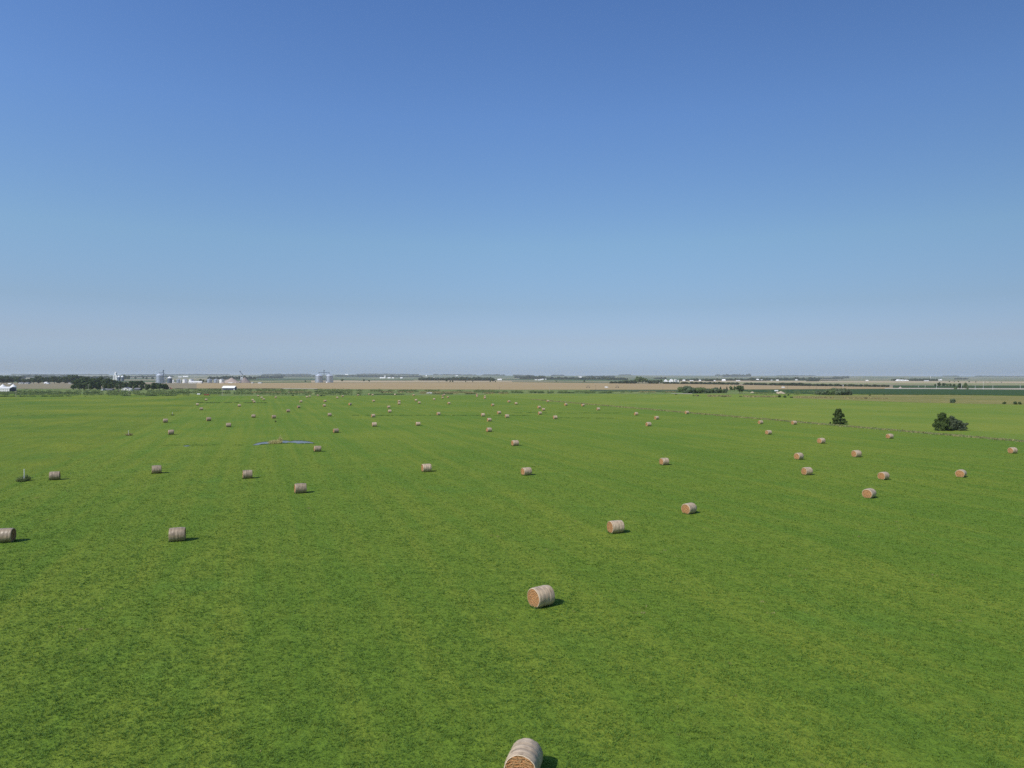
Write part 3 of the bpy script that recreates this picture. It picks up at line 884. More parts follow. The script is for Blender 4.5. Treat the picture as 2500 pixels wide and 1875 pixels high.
L1 += [(-.03, 0, .4, .24, .26), (0, 0, .2, .3, .16), (-.05, 0, .68, .14, .2), (-.16, 0, .88, .05, .06), (.02, 0, .93, .05, .07), (.1, 0, .86, .05, .04)]
cedar(2048, 1036, L1, 9000, .13, M_cedar, 'upright dark cedar on the weedy fence line, left of the wide one', 5.9, 6.2, 81, (-.5, -.6))
L2 = []
for i in range(60):
    z = rr.random() ** 1.1 * .88 + .08
    k = (1 - z) * .42 + .12
    a = rr.random() * 6.283; q = k * rr.uniform(.5, 1.0)
    L2.append((math.cos(a) * q, math.sin(a) * q, z, rr.uniform(.06, .12), rr.uniform(.05, .10)))
L2 += [(0, 0, .35, .3, .28), (0, 0, .62, .18, .22), (-.2, 0, .3, .25, .18)]
cedar(2300, 1051.5, L2, 9000, .13, M_cedar, 'dark green left half of the wide cedar pair near the right edge', 6.1, 6.8, 82)
L3 = []
for i in range(80):
    u = rr.random()
    z = .08 + rr.random() * .88 * (1 - .62 * u)
    L3.append((-.22 + u * .78, rr.uniform(-.3, .3) * (1 - .4 * u), z, rr.uniform(.05, .10), rr.uniform(.05, .09)))
L3 += [(-.1, 0, .42, .30, .36), (.12, 0, .38, .28, .32), (.34, 0, .24, .24, .22)]
cedar(2324, 1051, L3, 11000, .13, M_cedar_grey, 'grey-green sloping right half of the wide cedar pair near the right edge', 5.5, 7.8, 83)

# ------------------------------------------------------------------ rough growth: verge, fence line, ditch (uncountable)
def tuft_field(name, label, pts, size_h, size_w, mat, nleaf, seed):
    """clumps of upright leaves at world points; pts (n,2)"""
    r = np.random.default_rng(seed)
    n = len(pts)
    V, T = [], []
    sc = 0.6 + 0.9 * r.random(n)
    ct = r.random(n)
    for b in range(nleaf):
        a = r.random(n) * 6.283
        rad = size_w * sc * r.random(n) ** .5
        x = pts[:, 0] + np.cos(a) * rad; y = pts[:, 1] + np.sin(a) * rad
        h = size_h * sc * (0.5 + 0.6 * r.random(n)) * (1 - .5 * (rad / (size_w * sc + 1e-6)) ** 2)
        b2 = r.random(n) * 6.283
        wd = size_w * 0.35 * (0.6 + .8 * r.random(n))
        tx, ty = np.cos(b2) * wd, np.sin(b2) * wd
        lx, ly = (r.random(n) - .5) * h * .8, (r.random(n) - .5) * h * .8
        z = np.full(n, 0.05)
        V.append(np.stack([np.stack([x - tx, y - ty, z], 1), np.stack([x + tx, y + ty, z], 1),
                           np.stack([x + tx * .6 + lx, y + ty * .6 + ly, z + h], 1), np.stack([x - tx * .6 + lx, y - ty * .6 + ly, z + h * .85], 1)], 1).reshape(-1, 3))
        T.append(np.clip(ct * .6 + r.random(n) * .4, 0, 1))
    V = np.concatenate(V)
    me = np_mesh(name, V, np.arange(len(V)).reshape(-1, 4), mat, np.concatenate(T))
    return tag(link(name, me), label, 'weeds', kind='stuff')

def line_pts(p0, p1, n, spread, seed, clump=0.0):
    r = np.random.default_rng(seed)
    t = r.random(n)
    if clump:
        t = t[vnoise(t * 300, t * 0, clump, seed) > 0.42]
    a = np.array(p0); b = np.array(p1)
    P = a + (b - a) * t[:, None]
    P = P + r.normal(size=P.shape) * spread
    return P
# right fence line
P = line_pts((fl_right(170), 170), (fl_right(300), 300), 900, .9, 91)
tuft_field('fence_line_weeds', 'brown and green tall weeds along the right fence line between the cedars', P, .42, .6, M_dryweed2, 6, 1)
P = line_pts((fl_right(60), 60), (fl_right(300), 300), 1500, 1.1, 92)
tuft_field('fence_line_weeds', 'green weeds mixed along the nearer part of the right fence line', P, .38, .6, M_weed2, 6, 2)
P = line_pts((fl_right(300), 300), (fl_right(560), 560), 1000, 1.5, 93)
tuft_field('fence_line_weeds', 'pale dry weeds along the far part of the right fence line', P, .4, .8, M_dryweed2, 6, 3)
# verge thickets: runs of dark growth at the far field edge (photo rows)
def px_run(rows, per_px, seed):
    r = np.random.default_rng(seed); out = []
    for x0, x1, y0, y1, dy in rows:
        n = int((x1 - x0) * per_px)
        x = x0 + (x1 - x0) * r.random(n)
        k = vnoise(x, x * 0 + y0, .09, seed + int(x0)) > .38
        x = x[k]
        y = y0 + (y1 - y0) * (x - x0) / (x1 - x0) + r.normal(size=len(x)) * dy
        for a, b in zip(x, y):
            g = G(a, b); out.append((g.x, g.y))
    return np.array(out)
rows_dark = [(0, 180, 968.5, 968.0, .25), (300, 480, 966.5, 966.2, .3), (80, 200, 958.8, 960.0, .5), (220, 240, 959, 959, .4), (415, 470, 958.5, 959, .4), (525, 573, 959.5, 959.8, .35),
             (400, 545, 949.8, 950.2, .35), (570, 690, 950.2, 950.0, .3), (740, 775, 951.0, 951.0, .5), (770, 832, 956.8, 958.5, .5), (810, 835, 957.5, 958.2, .35),
             (900, 1020, 955.6, 955.8, .25), (900, 985, 963.3, 963.3, .2), (1055, 1160, 962.3, 961.8, .2), (1190, 1228, 958.2, 959, .5), (1250, 1275, 958.5, 958.5, .5), (1285, 1345, 957.8, 959.5, .6),
             (1340, 1440, 959.0, 959.8, .35), (1440, 1500, 959.6, 959.6, .3), (1470, 1480, 959, 959, .5), (2240, 2440, 963.4, 965.0, .35), (2100, 2240, 963, 964, .3)]
tuft_field('verge_brush', 'dark green brush in broken rows along the far edge of the hay field', px_run(rows_dark, 3.6, 5), .62, 1.4, M_brush, 7, 6)
rows_mid = [(0, 480, 957.5, 956.5, 2.6), (0, 480, 963, 962.5, 1.5), (480, 900, 953.5, 954.0, 1.8), (480, 900, 960, 961, 1.8), (900, 1250, 954, 954.5, 1.2), (1160, 1640, 956.5, 956.5, 1.3), (1810, 2000, 955, 957, 1.6), (1830, 2000, 960.5, 962, 1.2)]
tuft_field('verge_weeds', 'mixed green weeds covering the strip beyond the hay field', px_run(rows_mid, 4.0, 15), .6, 1.3, M_weed2, 6, 7)
rows_dry = [(920, 1160, 957.8, 958.0, .6), (1020, 1240, 960.2, 960.4, .5), (600, 760, 958, 958, .6), (1700, 1900, 966.5, 969.0, .8), (1940, 2180, 970.0, 974.0, .4), (1560, 1660, 956.8, 957.5, .5)]
tuft_field('verge_weeds', 'straw coloured dry weeds in the strip beyond the hay field', px_run(rows_dry, 4.0, 25), .8, 1.2, M_dryweed, 6, 8)
# dark ditch lines inside the fields
tuft_field('ditch_grass', 'dark rushes in a shallow ditch line at the left back of the hay field', px_run([(482, 602, 983.5, 983.2, .35), (602, 650, 983.8, 983.8, .3)], 1.6, 35), .22, 1.0, M_brush, 5, 9)
tuft_field('ditch_grass', 'green rushes along the ditch leading left from the pond', px_run([(400, 612, 1087.5, 1087.0, 1.0)], 1.2, 36), .05, .6, M_greentuft, 5, 10)
tuft_field('ditch_grass', 'faint greener grass lines crossing the hay field', px_run([(1250, 1510, 1008.2, 1009, .25), (870, 1290, 1014.2, 1014.6, .2), (1350, 1500, 1020.5, 1021.5, .2), (860, 985, 1014.5, 1014.5, .3), (180, 420, 977.8, 977.4, .3), (40, 230, 1014.6, 1014.2, .4)], 1.0, 37), .16, 1.1, M_greentuft, 5, 11)

def belt(name, label, rows, mat, seed, per=1.6):
    """far-off woods that read as one mass: leafy lobes along photo rows (x0,x1,ybase,h px)"""
    r = random.Random(seed); L = []
    for x0, x1, yb, h, *dep in rows:
        y_fix = dep[0] if dep else None
        n = max(2, int((x1 - x0) / per))
        for k in range(n):
            x = x0 + (x1 - x0) * (k + r.random()) / n
            if y_fix:
                D = y_fix + r.uniform(-60, 60); X = zat(x, yb, D)[0]; z0 = ground_z(X, D)
            else:
                g = G(x, yb); D = g.y; X = g.x; z0 = ground_z(X, D)
            hh = h * D / F_PX * r.uniform(.55, 1.05)
            wr = per * D / F_PX * r.uniform(.8, 1.5)
            L.append((X, D, z0 + hh * .45, wr, wr, hh * .55))
    rr2 = np.random.default_rng(seed)
    A = np.array(L); n = len(A) * 60
    idx = np.repeat(np.arange(len(A)), 60)
    d = rr2.normal(size=(n, 3)); d /= np.linalg.norm(d, axis=1)[:, None]
    Pq = A[idx, :3] + d * A[idx, 3:] * (.8 + .3 * rr2.random(n))[:, None]
    sz = A[idx, 3] * .35
    a = rr2.normal(size=(n, 3)); a /= np.linalg.norm(a, axis=1)[:, None]
    b = np.cross(a, rr2.normal(size=(n, 3))); b /= np.linalg.norm(b, axis=1)[:, None]
    q = np.stack([Pq - a * sz[:, None], Pq - b * sz[:, None], Pq + a * sz[:, None], Pq + b * sz[:, None]], 1).reshape(-1, 3)
    T = np.clip(rr2.random(len(A))[idx] * .6 + .3 * rr2.random(n), 0, 1)
    V = [q]; F = [np.arange(4 * n).reshape(-1, 4)]; off = 4 * n; TT = [T]
    nu, nv = 7, 4
    for l in A:
        g = []
        for j in range(nv + 1):
            ph = math.pi * j / nv
            for i in range(nu):
                t = 2 * math.pi * i / nu; m = .9 * (.85 + .3 * rr2.random())
                g.append((l[0] + l[3] * m * math.sin(ph) * math.cos(t), l[1] + l[4] * m * math.sin(ph) * math.sin(t), l[2] + l[5] * m * math.cos(ph)))
        V.append(np.array(g))
        F.append(np.array([(off + j * nu + i, off + (j + 1) * nu + i, off + (j + 1) * nu + (i + 1) % nu, off + j * nu + (i + 1) % nu) for j in range(nv) for i in range(nu)]))
        TT.append(np.full(nu * nv, .3)); off += len(g)
    me = np_mesh(name, np.concatenate(V), np.concatenate(F), mat, np.concatenate(TT))
    return tag(link(name, me), label, 'woods', kind='stuff')
belt('far_woods', 'bluish tree mass behind the squat grain bins and grain pile', [(508, 545, 927, 8), (545, 600, 926.5, 9), (600, 624, 926, 7), (620, 690, 923.8, 5), (200, 262, 925.5, 8), (262, 300, 924, 5), (0, 60, 924.5, 8), (60, 180, 922.5, 6)], M_hedge, 201, 3.0)
belt('far_woods', 'dark tree mass round the far village in the middle', [(1022, 1060, 928.6, 7), (1026, 1100, 928.8, 8), (1100, 1200, 929.0, 9), (1120, 1208, 929.4, 8)], M_hedge, 202, 2.6)
belt('far_woods', 'blue-green woods on the flat land right of the village', [(1258, 1300, 924, 6), (1270, 1330, 925.6, 8), (1330, 1420, 926.4, 7), (1400, 1500, 926.8, 6.5), (1480, 1530, 927.4, 6), (1430, 1500, 924, 4)], M_hedge, 203, 3.0)
belt('far_woods', 'bluish tree line along the foot of the hills on the left half', [(300, 420, 922.6, 3.5), (640, 770, 922.5, 3.5), (820, 920, 922.6, 4.0), (870, 960, 923.0, 4.5), (960, 1030, 923.0, 3.6), (1060, 1190, 921.6, 3.4)], M_hedge, 204, 3.0)
belt('far_woods', 'patches of trees among the far farmsteads right of the shelterbelt', [(1660, 1680, 929.6, 4.5), (1675, 1700, 929.4, 4), (1690, 1745, 929.6, 5.5), (1722, 1742, 930.8, 6.0), (1745, 1830, 929.0, 5), (1748, 1765, 921.6, 4), (1765, 1832, 923.5, 6.5), (1600, 1625, 926, 4)], M_hedge, 205, 2.6)
belt('far_woods', 'long blue-green woods at the foot of the right hills', [(1830, 1980, 928.2, 6.5), (1975, 2000, 928.4, 8.0), (1980, 2060, 926.0, 4.0), (2035, 2070, 925.2, 5.0), (2180, 2290, 929.8, 5.5), (2225, 2262, 930.0, 6.0), (2332, 2360, 926.8, 4.6), (2000, 2040, 929.6, 1.6), (1972, 1996, 931.0, 2.6), (1835, 1875, 929.6, 2.0)], M_hedge, 206, 2.8)
belt('ridge_woods', 'thin dark tree line on the skyline ridge', [(30, 260, 917.2, 1.6, 11800), (300, 560, 917.4, 1.4, 11800), (640, 760, 916.8, 2.0, 11800), (870, 1020, 915.9, 1.8, 11800), (1090, 1160, 916.6, 1.6, 11800), (1180, 1230, 916.8, 2, 11800), (1255, 1300, 917.6, 2.0, 11800), (1350, 1375, 918, 2.0, 11800), (1514, 1540, 916.6, 1.8, 11800), (1900, 1990, 918, 1.0, 11800), (2305, 2340, 919.6, 1.2, 11800), (2380, 2500, 920.5, 1.6, 11800), (1748, 1770, 918.4, 2.4, 11800), (1780, 1825, 918.4, 2.0, 11800)], M_hedge, 207, 3.5)

# ------------------------------------------------------------------ hay bales
def bale_parts():
    protos = []
    for s in range(3):
        r = np.random.default_rng(400 + s)
        L, Rr = 1.50, 0.75
        nu, nv = 56, 18
        # wrapped side: barrel about x
        V = []; F = []
        xs_ = np.linspace(-L / 2, L / 2, nv + 1)
        for j, x in enumerate(xs_):
            e = abs(x) / (L / 2)
            prof = Rr * (1.0 - 0.055 * e ** 8) + 0.008 * math.sin(x * 17 + s)
            for i in range(nu):
                t = 2 * math.pi * i / nu
                rr_ = prof * (1 + 0.012 * math.sin(2 * t + s) + 0.008 * math.sin(5 * t + 1.3 * s + x * 2)) + 0.006 * r.normal()
                z = rr_ * math.sin(t)
                z = max(z, -Rr * 0.955)                       # settled flat underneath
                V.append((x, rr_ * math.cos(t), z))
        for j in range(nv):
            for i in range(nu):
                F.append((j * nu + i, j * nu + (i + 1) % nu, (j + 1) * nu + (i + 1) % nu, (j + 1) * nu + i))
        V = np.array(V); V[:, 2] += Rr * 0.955
        side = np_mesh('net_wrap', V, np.array(F), M_wrap, smooth=True)
        # ends: rim lip (net folded over), then coiled hay
        ends = []
        rims = []
        for sg in (-1, 1):
            j = 0 if sg < 0 else nv
            ring0 = V[j * nu:(j + 1) * nu].copy()
            c = np.array([sg * L / 2, 0, Rr * 0.955])
            rg = [ring0]
            v2 = c + (ring0 - c) * 0.955; v2[:, 0] = sg * (L / 2 + 0.012); rg.append(v2)
            RV = np.concatenate(rg)
            a = np.arange(nu); b = (a + 1) % nu
            RF = np.stack([a, b, b + nu, a + nu], 1)
            if sg > 0: RF = RF[:, ::-1]
            rims.append(np_mesh('net_edge', RV, RF, M_rim, smooth=True))
            EV = []; nr = 12
            for q in range(nr + 1):
                k = 0.962 * (1 - q / nr) + 1e-3
                v3 = c + (ring0 - c) * k
                v3[:, 0] = sg * (L / 2 + 0.000 + 0.03 * (1 - k) + (0.014 * r.normal(size=nu) if q > 0 else 0) * min(1, k * 2))
                EV.append(v3)
            EV = np.concatenate(EV); EF = []
            for q in range(nr):
                EF.append(np.stack([a + q * nu, b + q * nu, b + (q + 1) * nu, a + (q + 1) * nu], 1))
            EF = np.concatenate(EF)
            if sg > 0: EF = EF[:, ::-1]
            # loose straws as slim quads
            ns = 420
            th_ = r.random(ns) * 6.283; q = np.sqrt(r.random(ns)) * Rr * .9
            base = np.stack([np.full(ns, sg * (L / 2 + .02)), q * np.cos(th_), q * np.sin(th_) + Rr * .955], 1)
            tang = np.stack([sg * .3 * r.random(ns), -np.sin(th_) + .5 * r.normal(size=ns), np.cos(th_) + .5 * r.normal(size=ns)], 1)
            tang /= np.linalg.norm(tang, axis=1)[:, None]
            ln = (.05 + .09 * r.random(ns))[:, None]
            nrm = np.cross(tang, np.array([1.0, 0, 0])); nrm /= np.linalg.norm(nrm, axis=1)[:, None] + 1e-9
            wd = .006
            Q = np.stack([base - nrm * wd, base + nrm * wd, base + nrm * wd + tang * ln, base - nrm * wd + tang * ln], 1).reshape(-1, 3)
            EFq = np.concatenate([EF, len(EV) + np.arange(len(Q)).reshape(-1, 4)])
            me = np_mesh('hay_end', np.concatenate([EV, Q]), EFq, [M_face, M_straw])
            mi = np.zeros(len(EFq), dtype=np.int32); mi[len(EF):] = 1
            if len(me.polygons) == len(mi): me.polygons.foreach_set('material_index', mi)
            ends.append(me)
        protos.append((side, rims, ends))
    return protos
PROTOS = bale_parts()

def far_bale_mesh():
    n = 16; L, Rr = 1.5, .75
    mb = MB()
    for x0, x1, r0, r1 in ((-L / 2, -L / 2 + .1, Rr * .95, Rr), (-L / 2 + .1, L / 2 - .1, Rr, Rr), (L / 2 - .1, L / 2, Rr, Rr * .95)):
        mb.tube((x0, 0, Rr * .96), (x1, 0, Rr * .96), r0, r1, n, 0, caps=False)
    for sg in (-1, 1):
        vs = [(sg * L / 2, Rr * .95 * math.cos(6.2832 * i / n), Rr * .96 + Rr * .95 * math.sin(6.2832 * i / n)) for i in range(n)]
        mb.add(vs, [tuple(range(n))], 1)
    return mb.mesh('hay_bale', [M_wrap, M_face], smooth=False)
FAR_BALE = far_bale_mesh()

def make_bale(k):
    side, rims, ends = PROTOS[k]
    e = empty('hay_bale', (0, 0, 0))
    link('net_wrap', side, e)
    for m in rims: link('net_edge', m, e)
    for m in ends: link('hay_end', m, e)
    return e
bale_src = [make_bale(k) for k in range(3)]
used = [False] * 3
NEARB = []

B = [  # px, py of the lowest contact, axis azimuth or None, label
 (1279, 1913, 14, "largest and nearest round bale, cut off by the bottom edge of the photo"),
 (1321, 1485, 54, "nearest whole round bale, alone in the foreground above the cut-off one"),
 (14, 1327, 76, "grey round bale cut off by the left edge, dark end to the right"),
 (433, 1324, 70, "grey side-on bale in the left foreground, right of the one cut off"),
 (1503, 1304, 68, "left and lower of two foreground bales right of centre, brown end to the left"),
 (1682, 1256, 50, "right and higher of two foreground bales right of centre, wide brown end"),
 (733.4, 1205.5, 66, "side-on grey bale, lowest of those between the left foreground and the pond"),
 (604.3, 1169.5, 66, "grey bale up and left of the lowest one below the pond"),
 (382.5, 1157, 64, "grey bale halfway between the left white post and the pond"),
 (133.8, 1173, 64, "grey bale just right of the white post with the dark bush"),
 (1041, 1153, 66, "pale bale left of centre on the level of the left white post"),
 (1285, 1161.5, 61, "bale in the middle of the field above the foreground one, brown left end"),
 (1621.6, 1136.5, 66, "lone bale in the open middle field above the two foreground bales"),
 (2122, 1217.5, 50, "lowest bale of the right-hand group, large round brown end"),
 (1970, 1161, 68, "bale with a yellowish grass streak on both sides, right of centre"),
 (2157, 1172.5, 58, "bale directly above the lowest one of the right-hand group"),
 (2346, 1166.5, 47, "bale facing the camera with a big brown end, left of the right-edge bale"),
 (1950, 1123, 58, "bale just above the one with the yellowish grass streak"),
 (2091, 1117, 68, "bale right of the one above the yellowish streak, below the upright cedar"),
 (2472, 1108, 70, "last bale before the right edge of the photo"),
 (2005, 1083.5, 64, "bale right below the upright cedar, lower of its two neighbours"),
 (2172, 1071.5, 66, "bale between the upright cedar and the wide cedar pair, below the weeds"),
 (1876.2, 1061.5, 66, "lowest of three bales left of the upright cedar"),
 (1856.6, 1035.6, 66, "upper left of three bales left of the upright cedar, by the weeds"),
 (1938.4, 1037, 66, "upper right of three bales left of the upright cedar, by the weeds"),
 (1677, 1011, 66, "bale touching the pale dry weeds of the right fence line"),
 (775.2, 1103.6, 66, "bale just right of and below the pond"),
 (820, 1057.3, None, "lone bale above and right of the pond"),
 (417.5, 1061.8, 60, "bale between the second white post and the pond"),
 (404, 1032.5, 62, "bale closest to the left boundary below the third white post"),
 (558.2, 1043, None, "bale up and left of the pond, lower right of two neighbours"),
 (509.6, 1028.4, None, "bale up and left of the pond, upper left of two neighbours"),
 (619, 1020.3, None, "left of two level bales above the pond"),
 (668.5, 1022, None, "right of two level bales above the pond"),
 (703.6, 1006.8, None, "bale above the right one of the two level bales over the pond"),
 (729.3, 996.7, None, "next bale up the field from the one above the level pair"),
 (491.6, 1001.8, None, "left bale just below the dark ditch line"),
 (482, 990.4, None, "bale at the left end of the dark ditch line"),
 (584.2, 993.3, None, "bale just below the right part of the dark ditch line"),
 (620.8, 983.8, None, "lower of two touching bales at the right end of the ditch line, dark end"),
 (617, 979.6, None, "upper of two touching bales at the right end of the ditch line"),
 (503.3, 978.4, None, "tiny bale below the dark red farm implement"),
 (630.1, 968.5, None, "tiny dark bale in the far row right below the white-roofed barn"),
 (638.9, 973, None, "tiny pale bale right of the dark one below the barn"),
 (643.9, 977.4, None, "tiny bale lowest of the three right of the white-roofed barn"),
 (673.3, 972.5, None, "tiny half dark bale alone between the barn and the twin bins"),
 (734.8, 983.2, None, "small bale alone straight below the gap left of the twin bins"),
 (749.2, 971.4, None, "left and brighter of two tiny bales left below the twin bins"),
 (756, 969.8, None, "right and darker of two tiny bales left below the twin bins"),
 (776, 967.6, None, "tiny bale beside the dark bushes straight below the twin bins"),
 (791.7, 993.2, None, "lower of two small bales straight below the twin bins"),
 (793.5, 981.8, None, "upper of two small bales straight below the twin bins"),
 (804.8, 1016.8, None, "bale above the lone one right of the pond"),
 (823.4, 973.2, None, "lower left of two tiny bales right below the twin bins"),
 (836.7, 969.5, None, "upper right of two tiny bales right below the twin bins"),
 (854.8, 990, 40, "small reddish bale alone right below the twin bins"),
 (874.2, 966.6, None, "tiny bale in front of the dark bush at the far edge"),
 (901, 964.6, None, "left of two tiny bales on the far edge right of the dark bush"),
 (909.6, 966.3, None, "right of two tiny bales on the far edge right of the dark bush"),
 (964.6, 965, 100, "tiny bright bale on the far edge left of the pickup"),
 (1010.2, 966.9, None, "tiny bale on the far edge closest to the left of the pickup"),
 (912.3, 981.2, None, "small bale alone left of the stacked pair below the pickup"),
 (974.3, 982.5, None, "upper of two bales one above the other left below the pickup"),
 (974.3, 988, None, "lower of two bales one above the other left below the pickup"),
 (1015.6, 979.8, None, "upper left of two small bales below the pickup"),
 (1023.6, 986, None, "lower right of two small bales below the pickup"),
 (949, 997, None, "upper of two near neighbours in the middle left field"),
 (951.4, 1007.8, None, "lower of two near neighbours in the middle left field"),
 (911, 1019.4, None, "upper of two bales left of the middle, left of the centre bale"),
 (913.9, 1042, None, "lower of two bales left of the middle, left of the centre bale"),
 (1020.6, 1039.8, None, "bale alone in the middle, level with the lower left one"),
 (1070.6, 1014.4, None, "bale alone up and right of the middle one"),
 (1060, 977.2, None, "tiny bale alone straight below the pickup"),
 (1080.7, 973.4, None, "lowest of three tiny bales in a column right of the pickup"),
 (1080.7, 967.5, None, "middle of three tiny bales right of the pickup, touching the top one"),
 (1084.8, 965.6, None, "topmost of three tiny bales right of the pickup"),
 (1093.6, 971.6, None, "tiny bale right of the column of three, right of the pickup"),
 (1096.1, 987.3, None, "small bale below the tiny group right of the pickup"),
 (1165, 965.5, None, "upper of the left stacked tiny pair on the far edge right of the pickup"),
 (1164.6, 969.7, None, "lower of the left stacked tiny pair on the far edge right of the pickup"),
 (1183.8, 969.8, None, "upper of the right stacked tiny pair near the far edge"),
 (1183.8, 974, None, "lower of the right stacked tiny pair near the far edge"),
 (1202.8, 991.8, None, "small bale alone below the two stacked tiny pairs"),
 (1218.4, 1011.5, None, "upper middle of four bales grouped in the centre of the field"),
 (1179, 1017.2, None, "left of four bales grouped in the centre of the field"),
 (1237.8, 1020.3, None, "right of four bales grouped in the centre of the field"),
 (1194.4, 1029.3, None, "lowest of four bales grouped in the centre of the field"),
 (1193.8, 1055, 60, "bale alone below the central group of four"),
 (1257.3, 1089, 64, "larger bale alone between the central group and the middle foreground"),
 (1242.6, 982.8, None, "upper left of two small bales right of the stacked tiny pairs"),
 (1260, 988, None, "lower right of two small bales right of the stacked tiny pairs"),
 (1337.4, 982, None, "small bale at the start of the dry weeds below the tall pale pole"),
 (1316.2, 997.4, None, "upper left of three close bales below the tall pale pole"),
 (1326.6, 1003, None, "middle right of three close bales below the tall pale pole"),
 (1318.2, 1012.6, None, "lowest of three close bales below the tall pale pole"),
 (1355.5, 1023.5, None, "bale down and right of the three close ones"),
 (1381.5, 990.9, None, "left of two small level bales by the far weedy fence line"),
 (1423.1, 992.3, None, "right of two small level bales by the far weedy fence line"),
 (1460.6, 1002.2, 75, "bright small bale alone right of the two level ones"),
 (1553, 1014.4, None, "upper left of three bales in the right middle field"),
 (1603, 1024.6, None, "upper right of three bales in the right middle field"),
 (1583.1, 1041, None, "lowest of three bales in the right middle field"),
]
rb = random.Random(12)
for px, py, az, lb in B:
    g = G(px, py)
    a = az if az is not None else 66 + rb.uniform(-9, 9)
    y = g.y + 0.42
    loc = (g.x * y / g.y, y, 0.05)
    sc = rb.uniform(.96, 1.04)
    rz = R(90 - a)
    if g.y < 400:
        k = rb.randrange(3)
        if used[k]: o = copy_tree(bale_src[k])
        else: o = bale_src[k]; used[k] = True
    else:
        o = link('hay_bale', FAR_BALE)
    o.location = loc; o.rotation_euler = (0, 0, rz); o.scale = (sc * rb.uniform(.96, 1.05), sc * rb.uniform(.97, 1.05), sc * rb.uniform(.94, 1.03))
    if g.y < 230: NEARB.append((loc[0], loc[1], rz))
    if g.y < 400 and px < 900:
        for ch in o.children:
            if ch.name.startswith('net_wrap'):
                ch.material_slots[0].link = 'OBJECT'; ch.material_slots[0].material = M_wrap_shaded  # left-hand bales: weaker sunlight on the barrel put into the wrap colour
    tag(o, lb, 'hay bale', 'round hay bales lying on the hay field')

# longer grass left standing against the near bales
r_ = np.random.default_rng(77); F_ = []
for x, y, rz in NEARB:
    n_ = 150
    t_ = r_.random(n_) * 4; u_ = (r_.random(n_) - .5) * 1.0
    lx = np.where(t_ < 1, -.80, np.where(t_ < 2, .80, u_ * 1.6)); ly = np.where(t_ < 2, u_ * .9, np.where(t_ < 3, -.36, .36)) + r_.normal(size=n_) * .07
    c_, s_ = math.cos(rz), math.sin(rz)
    F_.append(np.stack([x + lx * c_ - ly * s_, y + lx * s_ + ly * c_], 1))
tuft_field('bale_edge_grass', 'longer grass standing against the bases of the near bales', np.concatenate(F_), .17, .09, M_greentuft, 4, 78)['category'] = 'grass'
# muddy, grassy margin of the pond
tuft_field('pond_margin_grass', 'wet grass along the near edge of the pond', px_run([(686, 768, 1083.4, 1083.6, .3), (618, 662, 1087.6, 1084.6, .3)], 3, 79), .12, .3, M_greentuft, 5, 80)

# ------------------------------------------------------------------ posts and pond bush
def weed_clump(name, parent_label, px, py, n, h, wd, mat, seed, cat='bush'):
    g = G(px, py)
    r = np.random.default_rng(seed)
    V = []; T = []
    for i in range(n):
        a = r.random() * 6.283; q = wd * r.random() ** .6
        bx, by = math.cos(a) * q * .5, math.sin(a) * q * .5
        tx, ty = math.cos(a) * q, math.sin(a) * q
        hh = h * (.5 + .5 * r.random()) * (1 - .55 * (q / wd) ** 2)
        m = 10
        for k in range(m):
            u = (k + r.random()) / m
            c = np.array([bx + (tx - bx) * u + r.normal() * .05, by + (ty - by) * u + r.normal() * .05, hh * u + .02])
            d = r.normal(size=3); d /= np.linalg.norm(d); e = np.cross(d, r.normal(size=3)); e /= np.linalg.norm(e)
            s = .09
            V += [c - d * s, c - e * s * .5, c + d * s, c + e * s * .5]; T.append(.3 * u + .6 * r.random())
    V = np.array(V)
    me = np_mesh(name, V, np.arange(len(V)).reshape(-1, 4), mat, np.array(T))
    return tag(link(name, me, None, (g.x, g.y, .05)), parent_label, cat)
for px, py, hpx, lb in ((59.2, 1175, 30, 'nearest white marker post, standing in the dark bush at the left'), (313.8, 1064, 12.5, 'second white marker post up the left field boundary'), (420.9, 1014.5, 7.5, 'farthest small white marker post on the left field boundary')):
    g = G(px, py); D = g.y
    h = max(1.6, hpx * D / F_PX)
    e = empty('marker_post', (g.x, g.y, 0.0)); tag(e, lb, 'post', 'white marker posts on the left boundary')
    mb = MB(); mb.tube((0, 0, -.1), (0, 0, h - .06), .055, .055, 10); mb.build('shaft', M_post, e, smooth=False)
    mb = MB(); mb.tube((0, 0, h - .06), (0, 0, h), .065, .045, 10); mb.build('cap', M_post, e)
weed_clump('weed_bush', 'weedy olive bush at the foot of the nearest white post', 60.5, 1174.5, 140, 1.2, 1.2, M_weed2, 61)
weed_clump('weed_bush', 'pale dry grass leaning at the left of the nearest post bush', 52, 1176.5, 60, .6, 1.0, M_weed, 65)
weed_clump('weed_bush', 'dry grass clump at the foot of the second white post', 315, 1063.8, 80, 1.0, 1.3, M_dryweed, 62)
weed_clump('weed_bush', 'low grass clump at the foot of the farthest white post', 421.5, 1014.5, 50, .7, .9, M_weed, 63)
weed_clump('reed_clump', 'yellow dry reeds standing between the two arms of the pond', 671, 1083.2, 260, 1.1, 2.2, M_reed, 64, 'reeds')
weed_clump('reed_clump', 'tall yellow tuft rising at the right end of the pond reeds', 684, 1081.5, 110, 2.1, .8, M_reed, 66, 'reeds')
weed_clump('weed_bush', 'tiny dark weed alone in the hay field above the pond', 673, 1031, 30, .8, .5, M_weed, 67)

